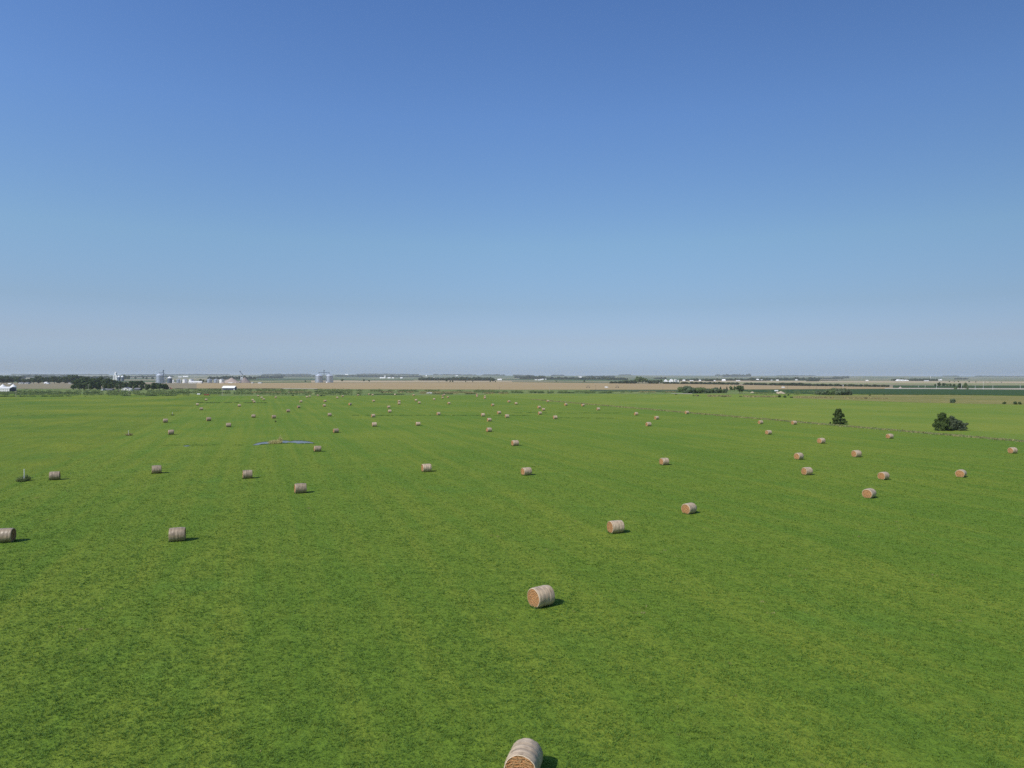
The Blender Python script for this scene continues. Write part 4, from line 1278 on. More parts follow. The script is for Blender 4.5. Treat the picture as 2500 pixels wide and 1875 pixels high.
# ------------------------------------------------------------------ buildings and bins
def face_cam(x, y): return math.atan2(-x, y) * -1 * -1
def grain_bin(px, py, wpx, eave, peak, label, body=M_steel, roof=M_steel_roof, group=None, hopper=False, D=None):
    g = G(px, py) if D is None else Vector((zat(px, py, D)[0], D, 0))
    k = g.y / F_PX
    r = wpx * k / 2 * math.cos(math.atan2(abs(g.x), g.y)); h = (py - eave) * k if D is None else zat(px, eave, D)[1]
    hp = h + (eave - peak) * k
    e = empty('grain_bin', (g.x, g.y, 0)); tag(e, label, 'grain bin', group)
    mb = MB(); prof = [(r, -.1)]
    n = max(4, int(h / 1.1))
    for i in range(n):
        z0, z1 = h * i / n, h * (i + 1) / n
        prof += [(r, z0 + .02), (r + .06, (z0 + z1) / 2), (r, z1 - .02)]
    mb.lathe(prof, 36); mb.build('wall', body, e, smooth=True)
    mb = MB(); mb.lathe([(r + .35, h - .1), (r + .3, h + .05), (r * .12, hp - .1), (r * .10, hp + .5), (.01, hp + .55)], 36); mb.build('roof', roof, e)
    mb = MB(); mb.box((0, -r - .05, 1.1), (1.2, .12, 2.2)); mb.build('door', M_darksteel, e)
    mb = MB()
    for i in range(int(h / 1.2)):
        mb.box((r * .5, -r * .88 - .12, .6 + i * 1.2), (.7, .12, .08))
    mb.box((r * .5 - .35, -r * .88 - .12, h / 2), (.06, .06, h)); mb.box((r * .5 + .35, -r * .88 - .12, h / 2), (.06, .06, h))
    mb.build('ladder', M_darksteel, e)
    return e, g, r, h, hp

def gable(px0, px1, py, eave, ridge, depth, label, cat, wall, roof, name='farm_house', rz=0.0, nwin=3, group=None, D=None, door=True, over=.4, gable_front=False):
    """building whose long side faces the camera unless gable_front"""
    pm = (px0 + px1) / 2
    g = G(pm, py) if D is None else Vector((zat(pm, py, D)[0], D, 0))
    k = g.y / F_PX
    w = (px1 - px0) * k; h = (py - eave) * k; hr = (py - ridge) * k
    e = empty(name, (g.x, g.y + depth / 2, ground_z(g.x, g.y + depth / 2)), rz)
    tag(e, label, cat, group)
    wx, wy = w / 2, depth / 2
    mb = MB()
    if gable_front:
        mb.prism([(-wx, 0), (wx, 0), (wx, h), (0, hr - .05), (-wx, h)], -wy, wy)
    else:
        n = [(-wy, 0), (wy, 0), (wy, h), (0, hr - .05), (-wy, h)]
        vs = [(-wx, a, b) for a, b in n] + [(wx, a, b) for a, b in n]
        mb.add(vs, [tuple(range(5)), tuple(reversed(range(5, 10)))] + [(i, 5 + i, 5 + (i + 1) % 5, (i + 1) % 5) for i in range(5)])
    mb.build('wall', wall, e)
    mb = MB(); t = .25
    for sg in (-1, 1):
        if gable_front:
            o = (wx + over); z = h - (hr - h) / wx * over
            mb.prism([(0, hr), (sg * o, z), (sg * o, z + t), (0, hr + t)], -wy - over, wy + over)
        else:
            o = (wy + over); z = h - (hr - h) / wy * over
            vs = []
            for xx in (-wx - over, wx + over):
                vs += [(xx, 0, hr), (xx, sg * o, z), (xx, sg * o, z + t), (xx, 0, hr + t)]
            mb.add(vs, [(0, 1, 2, 3), (7, 6, 5, 4), (0, 4, 5, 1), (1, 5, 6, 2), (2, 6, 7, 3), (3, 7, 4, 0)])
    mb.build('roof', roof, e)
    if nwin:
        for i in range(nwin):
            x = -wx + w * (i + .5) / nwin
            mb = MB(); mb.box((x, -wy - .04, h * .55), (min(1.2, w / nwin * .45), .1, min(1.1, h * .35))); mb.build('window', M_glass, e)
    if door:
        mb = MB(); mb.box((wx * .2, -wy - .05, min(1.05, h * .4)), (min(1.0, w * .2), .12, min(2.1, h * .8))); mb.build('door', M_darkwall, e)
    return e

# farm at the left edge
gable(-30, 22.6, 956.0, 948.6, 944.6, 11, 'long white ribbed shed at the left edge with two bins', 'shed', M_offwhite, M_offwhite, 'farm_shed', nwin=0, door=False)
shed = [o for o in bpy.data.objects if o.name.startswith('farm_shed')][0]
sk = shed.location.y / F_PX
for i in range(11):
    mb = MB(); mb.box((-52.6 * sk / 2 + i * 52.6 * sk / 10, -5.62, 1.75), (.28, .25, 3.5)); mb.build('rib', M_white, shed)
mb = MB(); wx = 52.6 * sk / 2
mb.add([(wx + .05, -5.5, 0), (wx + .05, 5.5, 0), (wx + .05, 5.5, 7.4 * sk), (wx + .05, 0, 11.2 * sk), (wx + .05, -5.5, 7.4 * sk)], [(0, 1, 2, 3, 4)]); mb.build('end_wall', M_navy, shed)
grain_bin(32.5, 955.2, 16, 944.2, 938.2, 'squat bin with white cone roof right of the ribbed shed', roof=M_white)
grain_bin(7, 951.5, 16, 943.6, 938.6, 'bin with white cone roof rising behind the ribbed shed', roof=M_white)
gable(18.5, 24.5, 938.2, 937.4, 936.2, 8, 'tiny white roofed shed beyond the two cone roofed bins', 'shed', M_white, M_white, 'farm_shed', nwin=0, door=False)
# houses half hidden in the far-left wood
gable(45, 55, 937.2, 934.8, 933.2, 9, 'left of two pale houses at the edge of the far left wood', 'house', M_offwhite, M_greyroof, nwin=2)
gable(60, 68, 937.2, 934.8, 933.4, 9, 'right of two pale houses at the edge of the far left wood', 'house', M_offwhite, M_greyroof, nwin=2)
gable(107, 113, 936.8, 934.4, 932.8, 9, 'small bright white house against the far left wood', 'house', M_white, M_white, nwin=1)
gable(112.5, 117.5, 937.4, 936.2, 935.2, 8, 'low white shed beside the bright white house', 'shed', M_white, M_white, 'farm_shed', nwin=0)
gable(166, 180, 937.2, 935.6, 934.4, 10, 'grey roofed low house where the wood meets the grove', 'house', M_offwhite, M_greyroof, nwin=3)
# farmyard in front of the grove
gable(246.5, 250.5, 953.4, 950.3, 948.8, 5, 'narrow white house end showing under the grove trees', 'house', M_white, M_greyroof, nwin=1, gable_front=True)
gable(254, 273, 953.2, 951.2, 949.6, 6, 'long low grey green house in front of the grove', 'house', M_sage, M_greyroof, nwin=4)
gable(296, 313, 952.9, 949.4, 945.8, 10, 'white gabled house with grey roof in front of the grove', 'house', M_offwhite, M_greyroof, nwin=2, gable_front=True)
gable(314.2, 320.2, 953.8, 950.2, 949.2, 4, 'small white box shed right of the gabled house', 'shed', M_white, M_offwhite, 'farm_shed', nwin=0)
gable(327.5, 340.5, 952.9, 949.6, 947.6, 7, 'dark grey open shed in front of the grove', 'shed', M_darkwall, M_greyroof, 'farm_shed', nwin=0)
gable(257.5, 262, 950, 944.4, 941.6, 8, 'white gable peeking out between the grove trees', 'house', M_white, M_white, nwin=1, gable_front=True)
# white-roofed barn
gable(542.6, 571.8, 952.2, 947.0, 942.6, 8.5, 'white-roofed barn with dark blue walls standing alone', 'barn', M_navy, M_white, 'barn', nwin=4, over=.5)
g = G(572.5, 952.4); mb = MB(); mb.tube((0, 0, 0), (0, 0, 1.35), .55, .55, 12); mb.tube((0, 0, 1.35), (0, 0, 1.5), .55, .15, 12)
tag(mb.build('water_tank', M_white, None, (g.x, g.y - 1, 0.02)), 'small white tank at the right corner of the white-roofed barn', 'tank')

# white concrete elevator above the grove
DE = 2500.0
def wz(px, py, D=DE):
    x, z = zat(px, py, D); return x, z
e = empty('grain_elevator', (wz(281, 925)[0], DE, 0)); tag(e, 'white grain elevator with a tall round head above the grove', 'grain elevator')
X0 = wz(281, 925)[0]
for x, top, wpx in ((277.6, 915.3, 2.8), (282.3, 915.3, 2.9), (285.2, 916, 2.6)):
    xx, z = wz(x, top); mb = MB(); mb.tube((xx - X0, 0, 0), (xx - X0, 0, z), wpx * DE / F_PX / 2 * .92, None, 16); mb.build('silo', M_concrete, e, smooth=False)
xx, z = wz(281.2, 908.4); z0 = wz(281.2, 915)[1]
mb = MB(); mb.tube((xx - X0, 4, 0), (xx - X0, 4, z - 1.2), 2.6 * DE / F_PX, None, 18); mb.tube((xx - X0, 4, z - 1.2), (xx - X0, 4, z), 2.6 * DE / F_PX, 1.2, 18); mb.build('head_house', M_concrete, e)
grain_bin(290.5, 931, 7, 920.4, 916.4, 'dark bin with white roof, left of two beside the white elevator', body=M_darksteel, roof=M_white, D=DE)
grain_bin(299, 931, 7, 920.4, 916.4, 'dark bin with white roof, right of two beside the white elevator', body=M_darksteel, roof=M_white, D=DE)
gable(200, 206, 924.5, 921.2, 918.6, 12, 'small pale roofed barn on the horizon left of the white elevator', 'barn', M_offwhite, M_white, 'barn', nwin=0)

# the big single bin with its leg
_, g, r, h, hp = grain_bin(390.2, 935.6, 20.3, 916.3, 911.3, 'tall grey grain bin behind the right end of the grove')
def leg_tower(g, px, dx, ztop, label, spouts, mat=M_darksteel):
    e = empty('lattice_tower', (g.x + dx, g.y - 1, 0)); tag(e, label, 'grain leg')
    mb = MB()
    for sx in (-.8, .8):
        for sy in (-.8, .8):
            mb.box((sx, sy, ztop / 2), (.28, .28, ztop))
    n = int(ztop / 3)
    for i in range(n):
        z = i * 3
        mb.tube((-.8, -.8, z), (.8, -.8, z + 3), .1, .1, 4); mb.tube((.8, -.8, z), (-.8, -.8, z + 3), .1, .1, 4)
    mb.build('tower', mat, e)
    mb = MB(); mb.box((0, 0, ztop + 1.3), (2.6, 2.0, 2.6)); mb.box((0, 0, ztop + 2.9), (1.4, 1.2, .6)); mb.build('head', mat, e)
    for a, b, rr_ in spouts:
        mb = MB(); mb.tube(a, b, rr_, rr_, 8); mb.build('spout', mat, e)
    return e
k = g.y / F_PX
leg_tower(g, 0, 9.4 * k, (917.9 - 906) * k + 18 - 0, 'lattice grain leg with head at the tall single bin', [((0, -1, 29), (9.6 * k, -1, 16), .35), ((9.6 * k, -1, 16), (9.8 * k, -1, 4), .3), ((0, 0, 31), (-8 * k, 8, hp + 1.0), .3)])
e = empty('bin_catwalk', (g.x, g.y - 1, 0)); tag(e, 'dark catwalk over the roof of the tall single bin', 'catwalk')
mb = MB(); mb.box((3.6 * k, 0, hp + 1.2), (10 * k, 1.6, .9)); mb.build('deck', M_darksteel, e)
mb = MB(); mb.box((-1.2 * k, 0, hp + .4), (.9, 1.2, 1.4)); mb.box((4 * k, 0, hp - .6), (.3, .3, 3.0)); mb.build('support', M_darksteel, e)
# small silos and bins right of it
def silo(px, py, wpx, top, label, mat=M_white):
    g = G(px, py); k = g.y / F_PX
    e = empty('silo', (g.x, g.y, 0)); tag(e, label, 'silo')
    h = (py - top) * k; r = wpx * k / 2
    mb = MB(); mb.tube((0, 0, -.1), (0, 0, h - r * .5), r, r, 16); mb.build('wall', mat, e)
    mb = MB(); mb.lathe([(r, h - r * .5), (r * .8, h - r * .2), (r * .4, h), (.01, h + .05)], 16); mb.build('dome', mat, e)
silo(402.8, 935.5, 2.4, 922.6, 'slim white silo touching the right of the tall single bin')
silo(423.3, 935, 3.2, 927.4, 'short white silo right of the dark cone roofed bin')
silo(427.3, 935, 1.6, 932, 'tiny white tank between the short silo and the squat bins')
grain_bin(414.3, 935.2, 12.5, 923.2, 919.4, 'dark walled bin with a white cone roof right of the tall bin', body=M_darksteel, roof=M_white)
e = empty('auger', (G(409, 935.8).x, G(409, 935.8).y - 12, 0)); tag(e, 'inclined auger leaning on the dark walled bin', 'auger')
mb = MB(); mb.tube((4.5 * k, 0, 7), (-.6 * k, 0, 13), .45, .45, 8); mb.build('tube', M_darksteel, e)
mb = MB(); mb.tube((-.6 * k, 0, 0), (-.6 * k, 0, 13), .3, .3, 6); mb.tube((4.5 * k, 0, 0), (4.5 * k, 0, 7), .3, .3, 6); mb.build('support', M_steel, e)
M_tubw = steelmat('pale_steel', (0.72, 0.72, 0.70), 0.6, 0.1)
for px, w_, lb, m in ((436.8, 12.5, 'first squat bin from the left beyond the stubble', M_steel), (451.8, 12.5, 'second squat bin from the left, cream white', M_tubw), (467, 12, 'third squat bin, behind the long low white shed', M_tubw),
                  (511.4, 12.5, 'first of three squat bins left of the grain pile', M_steel), (527.5, 13, 'second of three squat bins left of the grain pile', M_steel), (541.5, 12, 'third squat bin, half hidden by the grain pile', M_tubw)):
    grain_bin(px, 935.3, w_, 926.2, 925.2, lb, body=m, group='squat grain bins')
gable(460, 492, 935.8, 932.0, 930.6, 8, 'long low white shed right of the second squat bin', 'shed', M_offwhite, M_white, 'farm_shed', nwin=5)
# grain pile, conveyor, truck
def pile(name, px, py, wpx, top, label, cat, mat, dy=0, seed=0, asp=1.0):
    g = G(px, py); k = g.y / F_PX; r = wpx * k / 2; h = (py - top) * k
    rr_ = np.random.default_rng(seed); nu, nv = 40, 12; V = []; F = []
    for j in range(nv + 1):
        u = j / nv
        for i in range(nu):
            t = 6.2832 * i / nu
            q = r * u * (1 + .04 * rr_.normal())
            z = h * (1 - u) ** .95 * (1 + .05 * rr_.normal())
            V.append((q * math.cos(t), q * math.sin(t) * asp, max(0, z) - .05 * (u == 1)))
    for j in range(nv):
        for i in range(nu):
            F.append((j * nu + i, (j + 1) * nu + i, (j + 1) * nu + (i + 1) % nu, j * nu + (i + 1) % nu))
    me = np_mesh(name, np.array(V), np.array(F), mat, smooth=True)
    return tag(link(name, me, None, (g.x, g.y + r * asp + dy, 0)), label, cat)
pile('grain_pile', 560, 935.2, 46, 922.6, 'large pinkish cone of piled grain beyond the stubble', 'grain pile', M_grain, 0, 1, .6)
pile('grain_pile', 585, 934.6, 34, 921.4, 'second brownish grain pile behind and right of the large one', 'grain pile', plain('brown_grain', (.22, .18, .16), .95), 25, 2, .6)
pile('gravel_mound', 544, 935.8, 14, 932, 'low pale mound at the left foot of the grain pile', 'mound', M_grain, -6, 3)
pile('gravel_mound', 577.5, 935.6, 6, 931.6, 'small pale mound at the right foot of the grain pile', 'mound', M_rubble, -6, 4)
pile('rubble_pile', 1909, 961.5, 26, 954.8, 'pale heap of rubble in the weeds beyond the pasture', 'rubble', M_rubble, 0, 5, .5)
pile('rubble_pile', 1897, 960.5, 12, 956.0, 'smaller pale heap left of the main rubble pile', 'rubble', M_rubble, -3, 6, .5)
pile('soil_mound', 1838, 959, 12, 955.8, 'low tan earth mound in the weeds left of the rubble', 'mound', M_rubble, 0, 7, .5)
pile('soil_mound', 2199.5, 947.8, 10, 943.5, 'pinkish earth mound by the road at the right', 'mound', M_grain, 0, 8, .5)
g = G(591, 935.2); k = g.y / F_PX
e = empty('conveyor', (g.x, g.y, 0)); tag(e, 'tall inclined grain conveyor rising right of the piles', 'conveyor')
mb = MB(); mb.tube((-5 * k, 0, 28.5 * k), (2.5 * k, 0, 19 * k), .7, .7, 8); mb.tube((-5 * k, 0, 28.5 * k), (-4.6 * k, 0, 18 * k), .15, .15, 6); mb.build('belt_tube', M_darksteel, e)
mb = MB(); mb.box((-5 * k, 0, 28.5 * k), (2.4, 2, 2)); mb.build('head', M_darksteel, e)
mb = MB()
for sx in (-3.2, 2.2):
    mb.box((sx * k, -1, 13.5 * k), (.5, .5, 11 * k))
mb.box((-.5 * k, -1, 18 * k), (5.8 * k, .5, .6)); mb.box((-.5 * k, -1, 13 * k), (5.4 * k, 1.2, 2.2)); mb.box((-2 * k, -1, 10 * k), (1.5 * k, 1.5, 3 * k)); mb.box((1.2 * k, -1, 10 * k), (1.5 * k, 1.5, 3 * k)); mb.build('frame', M_steel_roof, e)
mb = MB(); mb.box((-2.5 * k, -1, 4 * k), (1.4, 1.4, 9.5 * k)); mb.build('leg', M_darksteel, e)

# twin bins
_, g1, r1, h1, hp1 = grain_bin(778.8, 934.2, 19.4, 917.2, 912.8, 'left of the twin silver grain bins standing in the stubble', group='twin silver grain bins')
_, g2, r2, h2, hp2 = grain_bin(804.3, 934.2, 18.6, 917.2, 912.8, 'right of the twin silver grain bins standing in the stubble', group='twin silver grain bins')
k = g1.y / F_PX
gm = Vector(((g1.x + g2.x) / 2 - .3 * k, (g1.y + g2.y) / 2, 0))
zc = (934.2 - 909.6) * k
leg_tower(gm, 0, 0, (934.2 - 906) * k, 'lattice grain leg standing between the twin bins', [((6 * k, -14, 1), (1.2 * k, -2, 17 * k), .4)])
e = empty('bin_catwalk', (gm.x, gm.y - 1, 0)); tag(e, 'horizontal conveyor bridge over the tops of the twin bins', 'conveyor')
mb = MB(); mb.box((0, 0, zc), (26.5 * k, 1.8, 1.5)); mb.build('deck', M_darksteel, e)
for sg in (-1, 1):
    mb = MB(); mb.tube((sg * 12.8 * k, 0, zc - .5), (sg * 12.2 * k, 0, hp1 + .2), .7, .5, 8); mb.build('drop_spout', M_darksteel, e)
silo(798, 934.6, 3.4, 931.6, 'small white hopper at the foot of the leg between the twin bins')

# far farmsteads
farms = [(927, 941, 924.2, 922.2, 921.4, 'long white barn farthest left in the row left of the village', 'barn'), (938.4, 940.6, 923.6, 919.6, 918.4, 'white silo rising over the long white barn', 'silo'),
 (946, 953.4, 924.2, 922.9, 921.8, 'white barn second in the row left of the village', 'barn'), (956.6, 961.6, 924.2, 923.0, 922.0, 'small white barn third in the row left of the village', 'barn'), (977, 982.8, 924.2, 923.0, 921.8, 'white barn closest to the village from the left', 'barn'),
 (1039, 1042.4, 922.4, 920.6, 919.6, 'white house high in the left part of the village', 'house'), (1056, 1061, 924, 922.6, 921.8, 'pale house in the left part of the village trees', 'house'), (1107, 1110.4, 927.0, 925.4, 924.4, 'bright white house in the middle of the village', 'house'),
 (1112, 1118, 922.4, 921.4, 920.8, 'pale roof at the back of the village', 'house'), (1140, 1144, 928.2, 926.6, 925.6, 'white house front row of the village, right of its middle', 'house'), (1157.6, 1160.2, 927.6, 923.6, 922.8, 'tall narrow white building in the village', 'silo'),
 (1160.6, 1162.8, 928.6, 927.4, 926.8, 'tiny white shed beside the tall narrow village building', 'shed'), (1172.5, 1176, 929, 927.9, 927.1, 'low white house in the right part of the village', 'house'), (1181, 1183.4, 929.2, 928, 927.3, 'tiny white house near the right end of the village', 'house'),
 (1189, 1193.5, 929.2, 926.8, 925.4, 'bluish white barn at the right end of the village', 'barn'), (1214.5, 1220, 928.2, 926.6, 925.2, 'white farmhouse standing right of the village', 'house'), (1220.6, 1224.6, 928.2, 926.4, 925.0, 'white barn beside the farmhouse right of the village', 'barn'),
 (1305.5, 1311.5, 928.2, 927.2, 926.6, 'small white shed left of the long white yard', 'shed'), (1313, 1320, 928.4, 927.2, 926.6, 'low white shed in the yard before the blue-green woods', 'shed'), (1319.6, 1324, 927.8, 926.4, 925.4, 'white barn in the yard before the blue-green woods', 'barn'),
 (1323.5, 1327.4, 927.0, 925.6, 924.8, 'higher white barn at the right of the yard before the woods', 'barn'), (1331, 1334, 926.6, 925.6, 925, 'tiny white house at the wood edge right of the yard', 'house'),
 (1412.8, 1423.4, 924.6, 922.6, 920.8, 'broad white roofed building in the blue-green woods', 'barn'), (1472, 1478, 926.4, 925.6, 924.8, 'small white roof at the right end of the blue-green woods', 'barn'),
 (1387, 1390, 920.4, 919.2, 918.4, 'tiny white house near the skyline right of centre', 'house'),
 (1667.8, 1673, 930.2, 928.6, 927.0, 'white barn right of the farmyard silos', 'barn'), (1685, 1693, 930.0, 929.2, 928.4, 'long low white shed in the far farm row', 'shed'), (1707.6, 1711.4, 930, 928.4, 927.2, 'small white house in the far farm row', 'house'),
 (1730, 1733, 930.6, 929.4, 928.6, 'tiny white shed among the far farm trees', 'shed'), (1742.6, 1747, 930.4, 929.4, 928.4, 'small white barn beyond the windbreak', 'barn'), (1764, 1771.6, 930.2, 928.0, 925.8, 'brightest white barn in the far farm row', 'barn'),
 (1798.5, 1807.5, 930.2, 929.2, 928.4, 'long pale shed at the right of the far farm row', 'shed'), (1767.5, 1773.5, 920.8, 919.6, 918.6, 'white house high on the right hill', 'house'), (1783.6, 1789, 921.8, 920.6, 919.8, 'second white house high on the right hill', 'house'),
 (1847.6, 1853.4, 929.0, 927.2, 925.2, 'white domed barn left in the row below the right hills', 'barn'), (1858, 1862.8, 929.4, 928.0, 926.8, 'white barn second in the row below the right hills', 'barn'), (1883.4, 1886, 928.8, 927.8, 927.2, 'tiny white shed in the row below the right hills', 'shed'),
 (1896.6, 1901.4, 929.4, 928.2, 927.0, 'small white barn fourth in the row below the right hills', 'barn'), (1943, 1947.4, 928.6, 927.4, 926.4, 'bluish farm building below the right hills', 'barn'), (2066.6, 2071.4, 924.6, 923.4, 922.2, 'white house on the slope right of the hill woods', 'house'),
 (2110.5, 2116, 919.6, 918.6, 917.8, 'white building on the right skyline', 'barn'), (2116, 2120.5, 930.2, 929, 927.8, 'bright white shed right of the hill farms', 'shed'),
 (2241, 2245.4, 928.6, 927.2, 926.2, 'bluish white house right of the three domed barns', 'house'), (2258.5, 2268.5, 930.2, 929.6, 928.8, 'very low white shed right of the domed barns', 'shed'), (2288, 2298, 928.6, 927.8, 926.8, 'long white barn with taller end at the far right', 'barn'), (2297.6, 2300, 928.6, 926.8, 925.8, 'taller white end building of the long barn at far right', 'shed'),
 (613.5, 616.2, 935.8, 934.6, 934, 'tiny white truck box in the stubble right of the conveyor', 'shed'), (629.5, 637.5, 935.8, 934.8, 934.2, 'low white shed in the stubble right of the conveyor', 'shed'),
 (604, 608, 924.6, 922.4, 921.2, 'white house behind the conveyor', 'house'), (609, 611.2, 924.4, 920.6, 919.4, 'white silo behind and right of the conveyor', 'silo'), (613, 619, 924.4, 922.6, 921.4, 'pale barn right of the white silo behind the conveyor', 'barn'),
 (435, 444, 922.8, 921.8, 921.2, 'long pale roof beyond the squat bins', 'barn'), (446, 459, 922.6, 921.2, 920.0, 'large pale building on the horizon above the squat bins', 'barn'), (842, 850, 921.6, 920.8, 919.6, 'pale roof on the slope right of the twin bins', 'barn')]
for x0, x1, yb, ea, ri, lb, cat in farms:
    gable(x0, x1, yb, ea, ri, 12, lb, cat, M_white if cat != 'silo' else M_concrete, M_white, {'barn': 'barn', 'house': 'farm_house', 'shed': 'farm_shed', 'silo': 'silo_tower'}[cat], nwin=0, door=False, over=.3)
for i, x in enumerate((2197, 2205.5, 2215)):
    g = G(x, 930.0); k = g.y / F_PX
    mb = MB(); rr_ = 4.2 * k; hh = [3.6, 3.2, 2.8][i] * k
    mb.prism([(rr_ * math.cos(math.pi * j / 10), hh * math.sin(math.pi * j / 10)) for j in range(11)], -12, 12)
    tag(mb.build('domed_barn', M_white, None, (g.x, g.y + 12, 0.1)), ['left', 'middle', 'right'][i] + ' of three white domed barns at the far right', 'barn', 'three white domed barns')
# farmyard behind the shelterbelt
DF = 1960.0
def fy(px0, px1, yb, ea, ri, lb, cat, name, gf=False, D=DF):
    pm = (px0 + px1) / 2; x, _ = zat(pm, 930, D); k = D / F_PX
    z1 = zat(pm, ea, D)[1]; z2 = zat(pm, ri, D)[1]
    e = empty(name, (x, D, 0)); tag(e, lb, cat)
    w_ = (px1 - px0) * k
    mb = MB(); mb.prism([(-w_ / 2, 0), (w_ / 2, 0), (w_ / 2, z1), (0, z2), (-w_ / 2, z1)], -6, 6); mb.build('wall', M_white, e)
    mb = MB()
    for sg in (-1, 1):
        mb.prism([(0, z2 + .02), (sg * (w_ / 2 + .4), z1 - .2), (sg * (w_ / 2 + .4), z1 + .15), (0, z2 + .35)], -6.4, 6.4)
    mb.build('roof', M_white, e)
fy(1622, 1629, 933, 930.8, 926.8, 'white steep gabled house left in the farmyard behind the shelterbelt', 'house', 'farm_house')
fy(1633.2, 1636.8, 933, 931.8, 930.0, 'small white shed between house and silos of the farmyard', 'shed', 'farm_shed')
fy(1635.4, 1642.6, 930, 928.2, 925.8, 'white barn roof left of the farmyard silos', 'barn', 'barn', D=2100)
for px, wpx, top, lb in ((1648, 3.2, 925.6, 'tallest pale silo of the farmyard behind the shelterbelt'), (1651.4, 3.0, 926.4, 'grey silo between the two pale ones in the farmyard'), (1656, 3.4, 928.2, 'white silo right in the farmyard behind the shelterbelt')):
    x, z = zat(px, top, DF); k = DF / F_PX
    e = empty('silo', (x, DF, 0)); tag(e, lb, 'silo')
    r_ = wpx * k / 2
    mt = M_steel if 'grey' in lb else M_offwhite
    mb = MB(); mb.tube((0, 0, 0), (0, 0, z - r_ * .5), r_, r_, 16); mb.build('wall', mt, e)
    mb = MB(); mb.lathe([(r_, z - r_ * .5), (r_ * .8, z - r_ * .15), (r_ * .4, z), (.01, z + .1)], 16); mb.build('dome', mt, e)
# water towers
for px, top, yb, lb in ((2272, 919.6, 928, 'white ball water tower on the right skyline'), (2058.6, 939.8, 943.6, 'small white round tank on a stand over the windbreak')):
    g = G(px, yb); k = g.y / F_PX; h = (yb - top) * k; r_ = .95 * k
    e = empty('water_tower', (g.x, g.y, 0)); tag(e, lb, 'water tower')
    mb = MB(); mb.lathe([(.01, h - 2 * r_), (r_ * .7, h - r_ * 1.7), (r_, h - r_), (r_ * .7, h - r_ * .3), (.01, h)], 16); mb.build('tank', M_white, e, smooth=True)
    mb = MB(); mb.tube((0, 0, 0), (0, 0, h - 1.8 * r_), r_ * .25, r_ * .2, 8); mb.build('stem', M_white, e)

# ------------------------------------------------------------------ poles
poles = [(38.8, 970.3, 953.7, 1, 'utility pole in the verge right of the two cone roofed bins'), (290.6, 956.3, 939, 1, 'utility pole rising in front of the grove by the gabled house'), (215.6, 955, 938.5, 1, 'pale thin pole in front of the left half of the grove'),
 (315.2, 966.5, 953, 1, 'utility pole in the verge below the small white box shed'), (542.8, 966.3, 949, 1, 'utility pole below the left corner of the white-roofed barn'), (705.2, 960.2, 956.5, 1, 'short stub pole left of the twin bins'),
 (1341.5, 957.8, 944.6, 1, 'tall pale pole standing alone at the right centre of the verge'), (1454.4, 953.2, 940.8, 2, 'dark pole between the two irrigation towers'), (1618.7, 951.8, 943.8, 2, 'thin dark pole in front of the stubble left of the thicket'),
 (1219.5, 951, 944.6, 2, 'thin dark pole in the stubble right of the pickup'), (1922.5, 951, 943.0, 2, 'thin dark pole in the stubble above the rubble pile'), (1975.5, 950.4, 943.2, 2, 'thin dark pole left of the willow clump in the stubble'), (1992.8, 950.2, 943.4, 2, 'second thin dark pole above the willow clump'),
 (1496.4, 935.8, 926, 1, 'pale pole sticking up in the left end of the shelterbelt'),
 (2242, 946.6, 941.2, 0, 'short pale pole leftmost along the far right road'), (2258.6, 946.8, 940.4, 0, 'second short pale pole along the far right road'), (2286.4, 950.4, 935.8, 0, 'tall white pole left of the right farmyard trees'), (2347.4, 950.6, 936, 0, 'tall white pole among the right farmyard trees'),
 (2380.9, 951.6, 940.6, 0, 'white pole just right of the farmyard trees'), (2400.6, 951.2, 930, 0, 'tallest white pole right of the farmyard trees'), (2423.8, 952.2, 940.6, 0, 'white pole with a light top at the far right'), (2490.8, 949, 939.6, 0, 'pale pole closest to the right edge')]
for px, yb, top, k_, lb in poles:
    g = G(px, yb); h = (yb - top) * g.y / F_PX
    e = empty('utility_pole', (g.x, g.y, 0), .2); tag(e, lb, 'pole', 'utility poles along the far roads')
    m = [M_offwhite, M_pole, M_poledark][k_]
    mb = MB(); mb.tube((0, 0, -.1), (0, 0, h), .17, .11, 8); mb.build('shaft', m, e)
    mb = MB(); mb.box((0, 0, h - .6), (2.2, .14, .16)); mb.build('crossarm', m, e)
    mb = MB()
    for sx in (-.95, 0, .95): mb.tube((sx, 0, h - .52), (sx, 0, h - .3), .06, .04, 6)
    mb.build('insulator', M_glass, e)

# ------------------------------------------------------------------ vehicles and machinery
def vehicle(px, py, L, rz, label, cat, name, paint, prof, cabglass, wheels, width=1.9, extra=None):
    g = G(px, py)
    e = empty(name, (g.x, g.y + width / 2, 0.02), rz); tag(e, label, cat)
    mb = MB(); mb.prism(prof, -width / 2, width / 2); mb.build('body', paint, e)
    for gl in cabglass:
        for sy in (-1, 1):
            mb = MB(); mb.prism(gl, sy * (width / 2 + .012) - .01, sy * (width / 2 + .012) + .01); mb.build('window', M_glass, e)
    for wx_, wr in wheels:
        for sy in (-1, 1):
            mb = MB(); mb.tube((wx_, sy * (width / 2 - .12), wr), (wx_, sy * (width / 2 + .06), wr), wr, wr, 16); t_ = mb.build('wheel', M_rubber, e)
            mb = MB(); mb.tube((wx_, sy * (width / 2 + .06), wr), (wx_, sy * (width / 2 + .08), wr), wr * .55, wr * .5, 12); mb.build('rim', M_steel, t_)
    return e
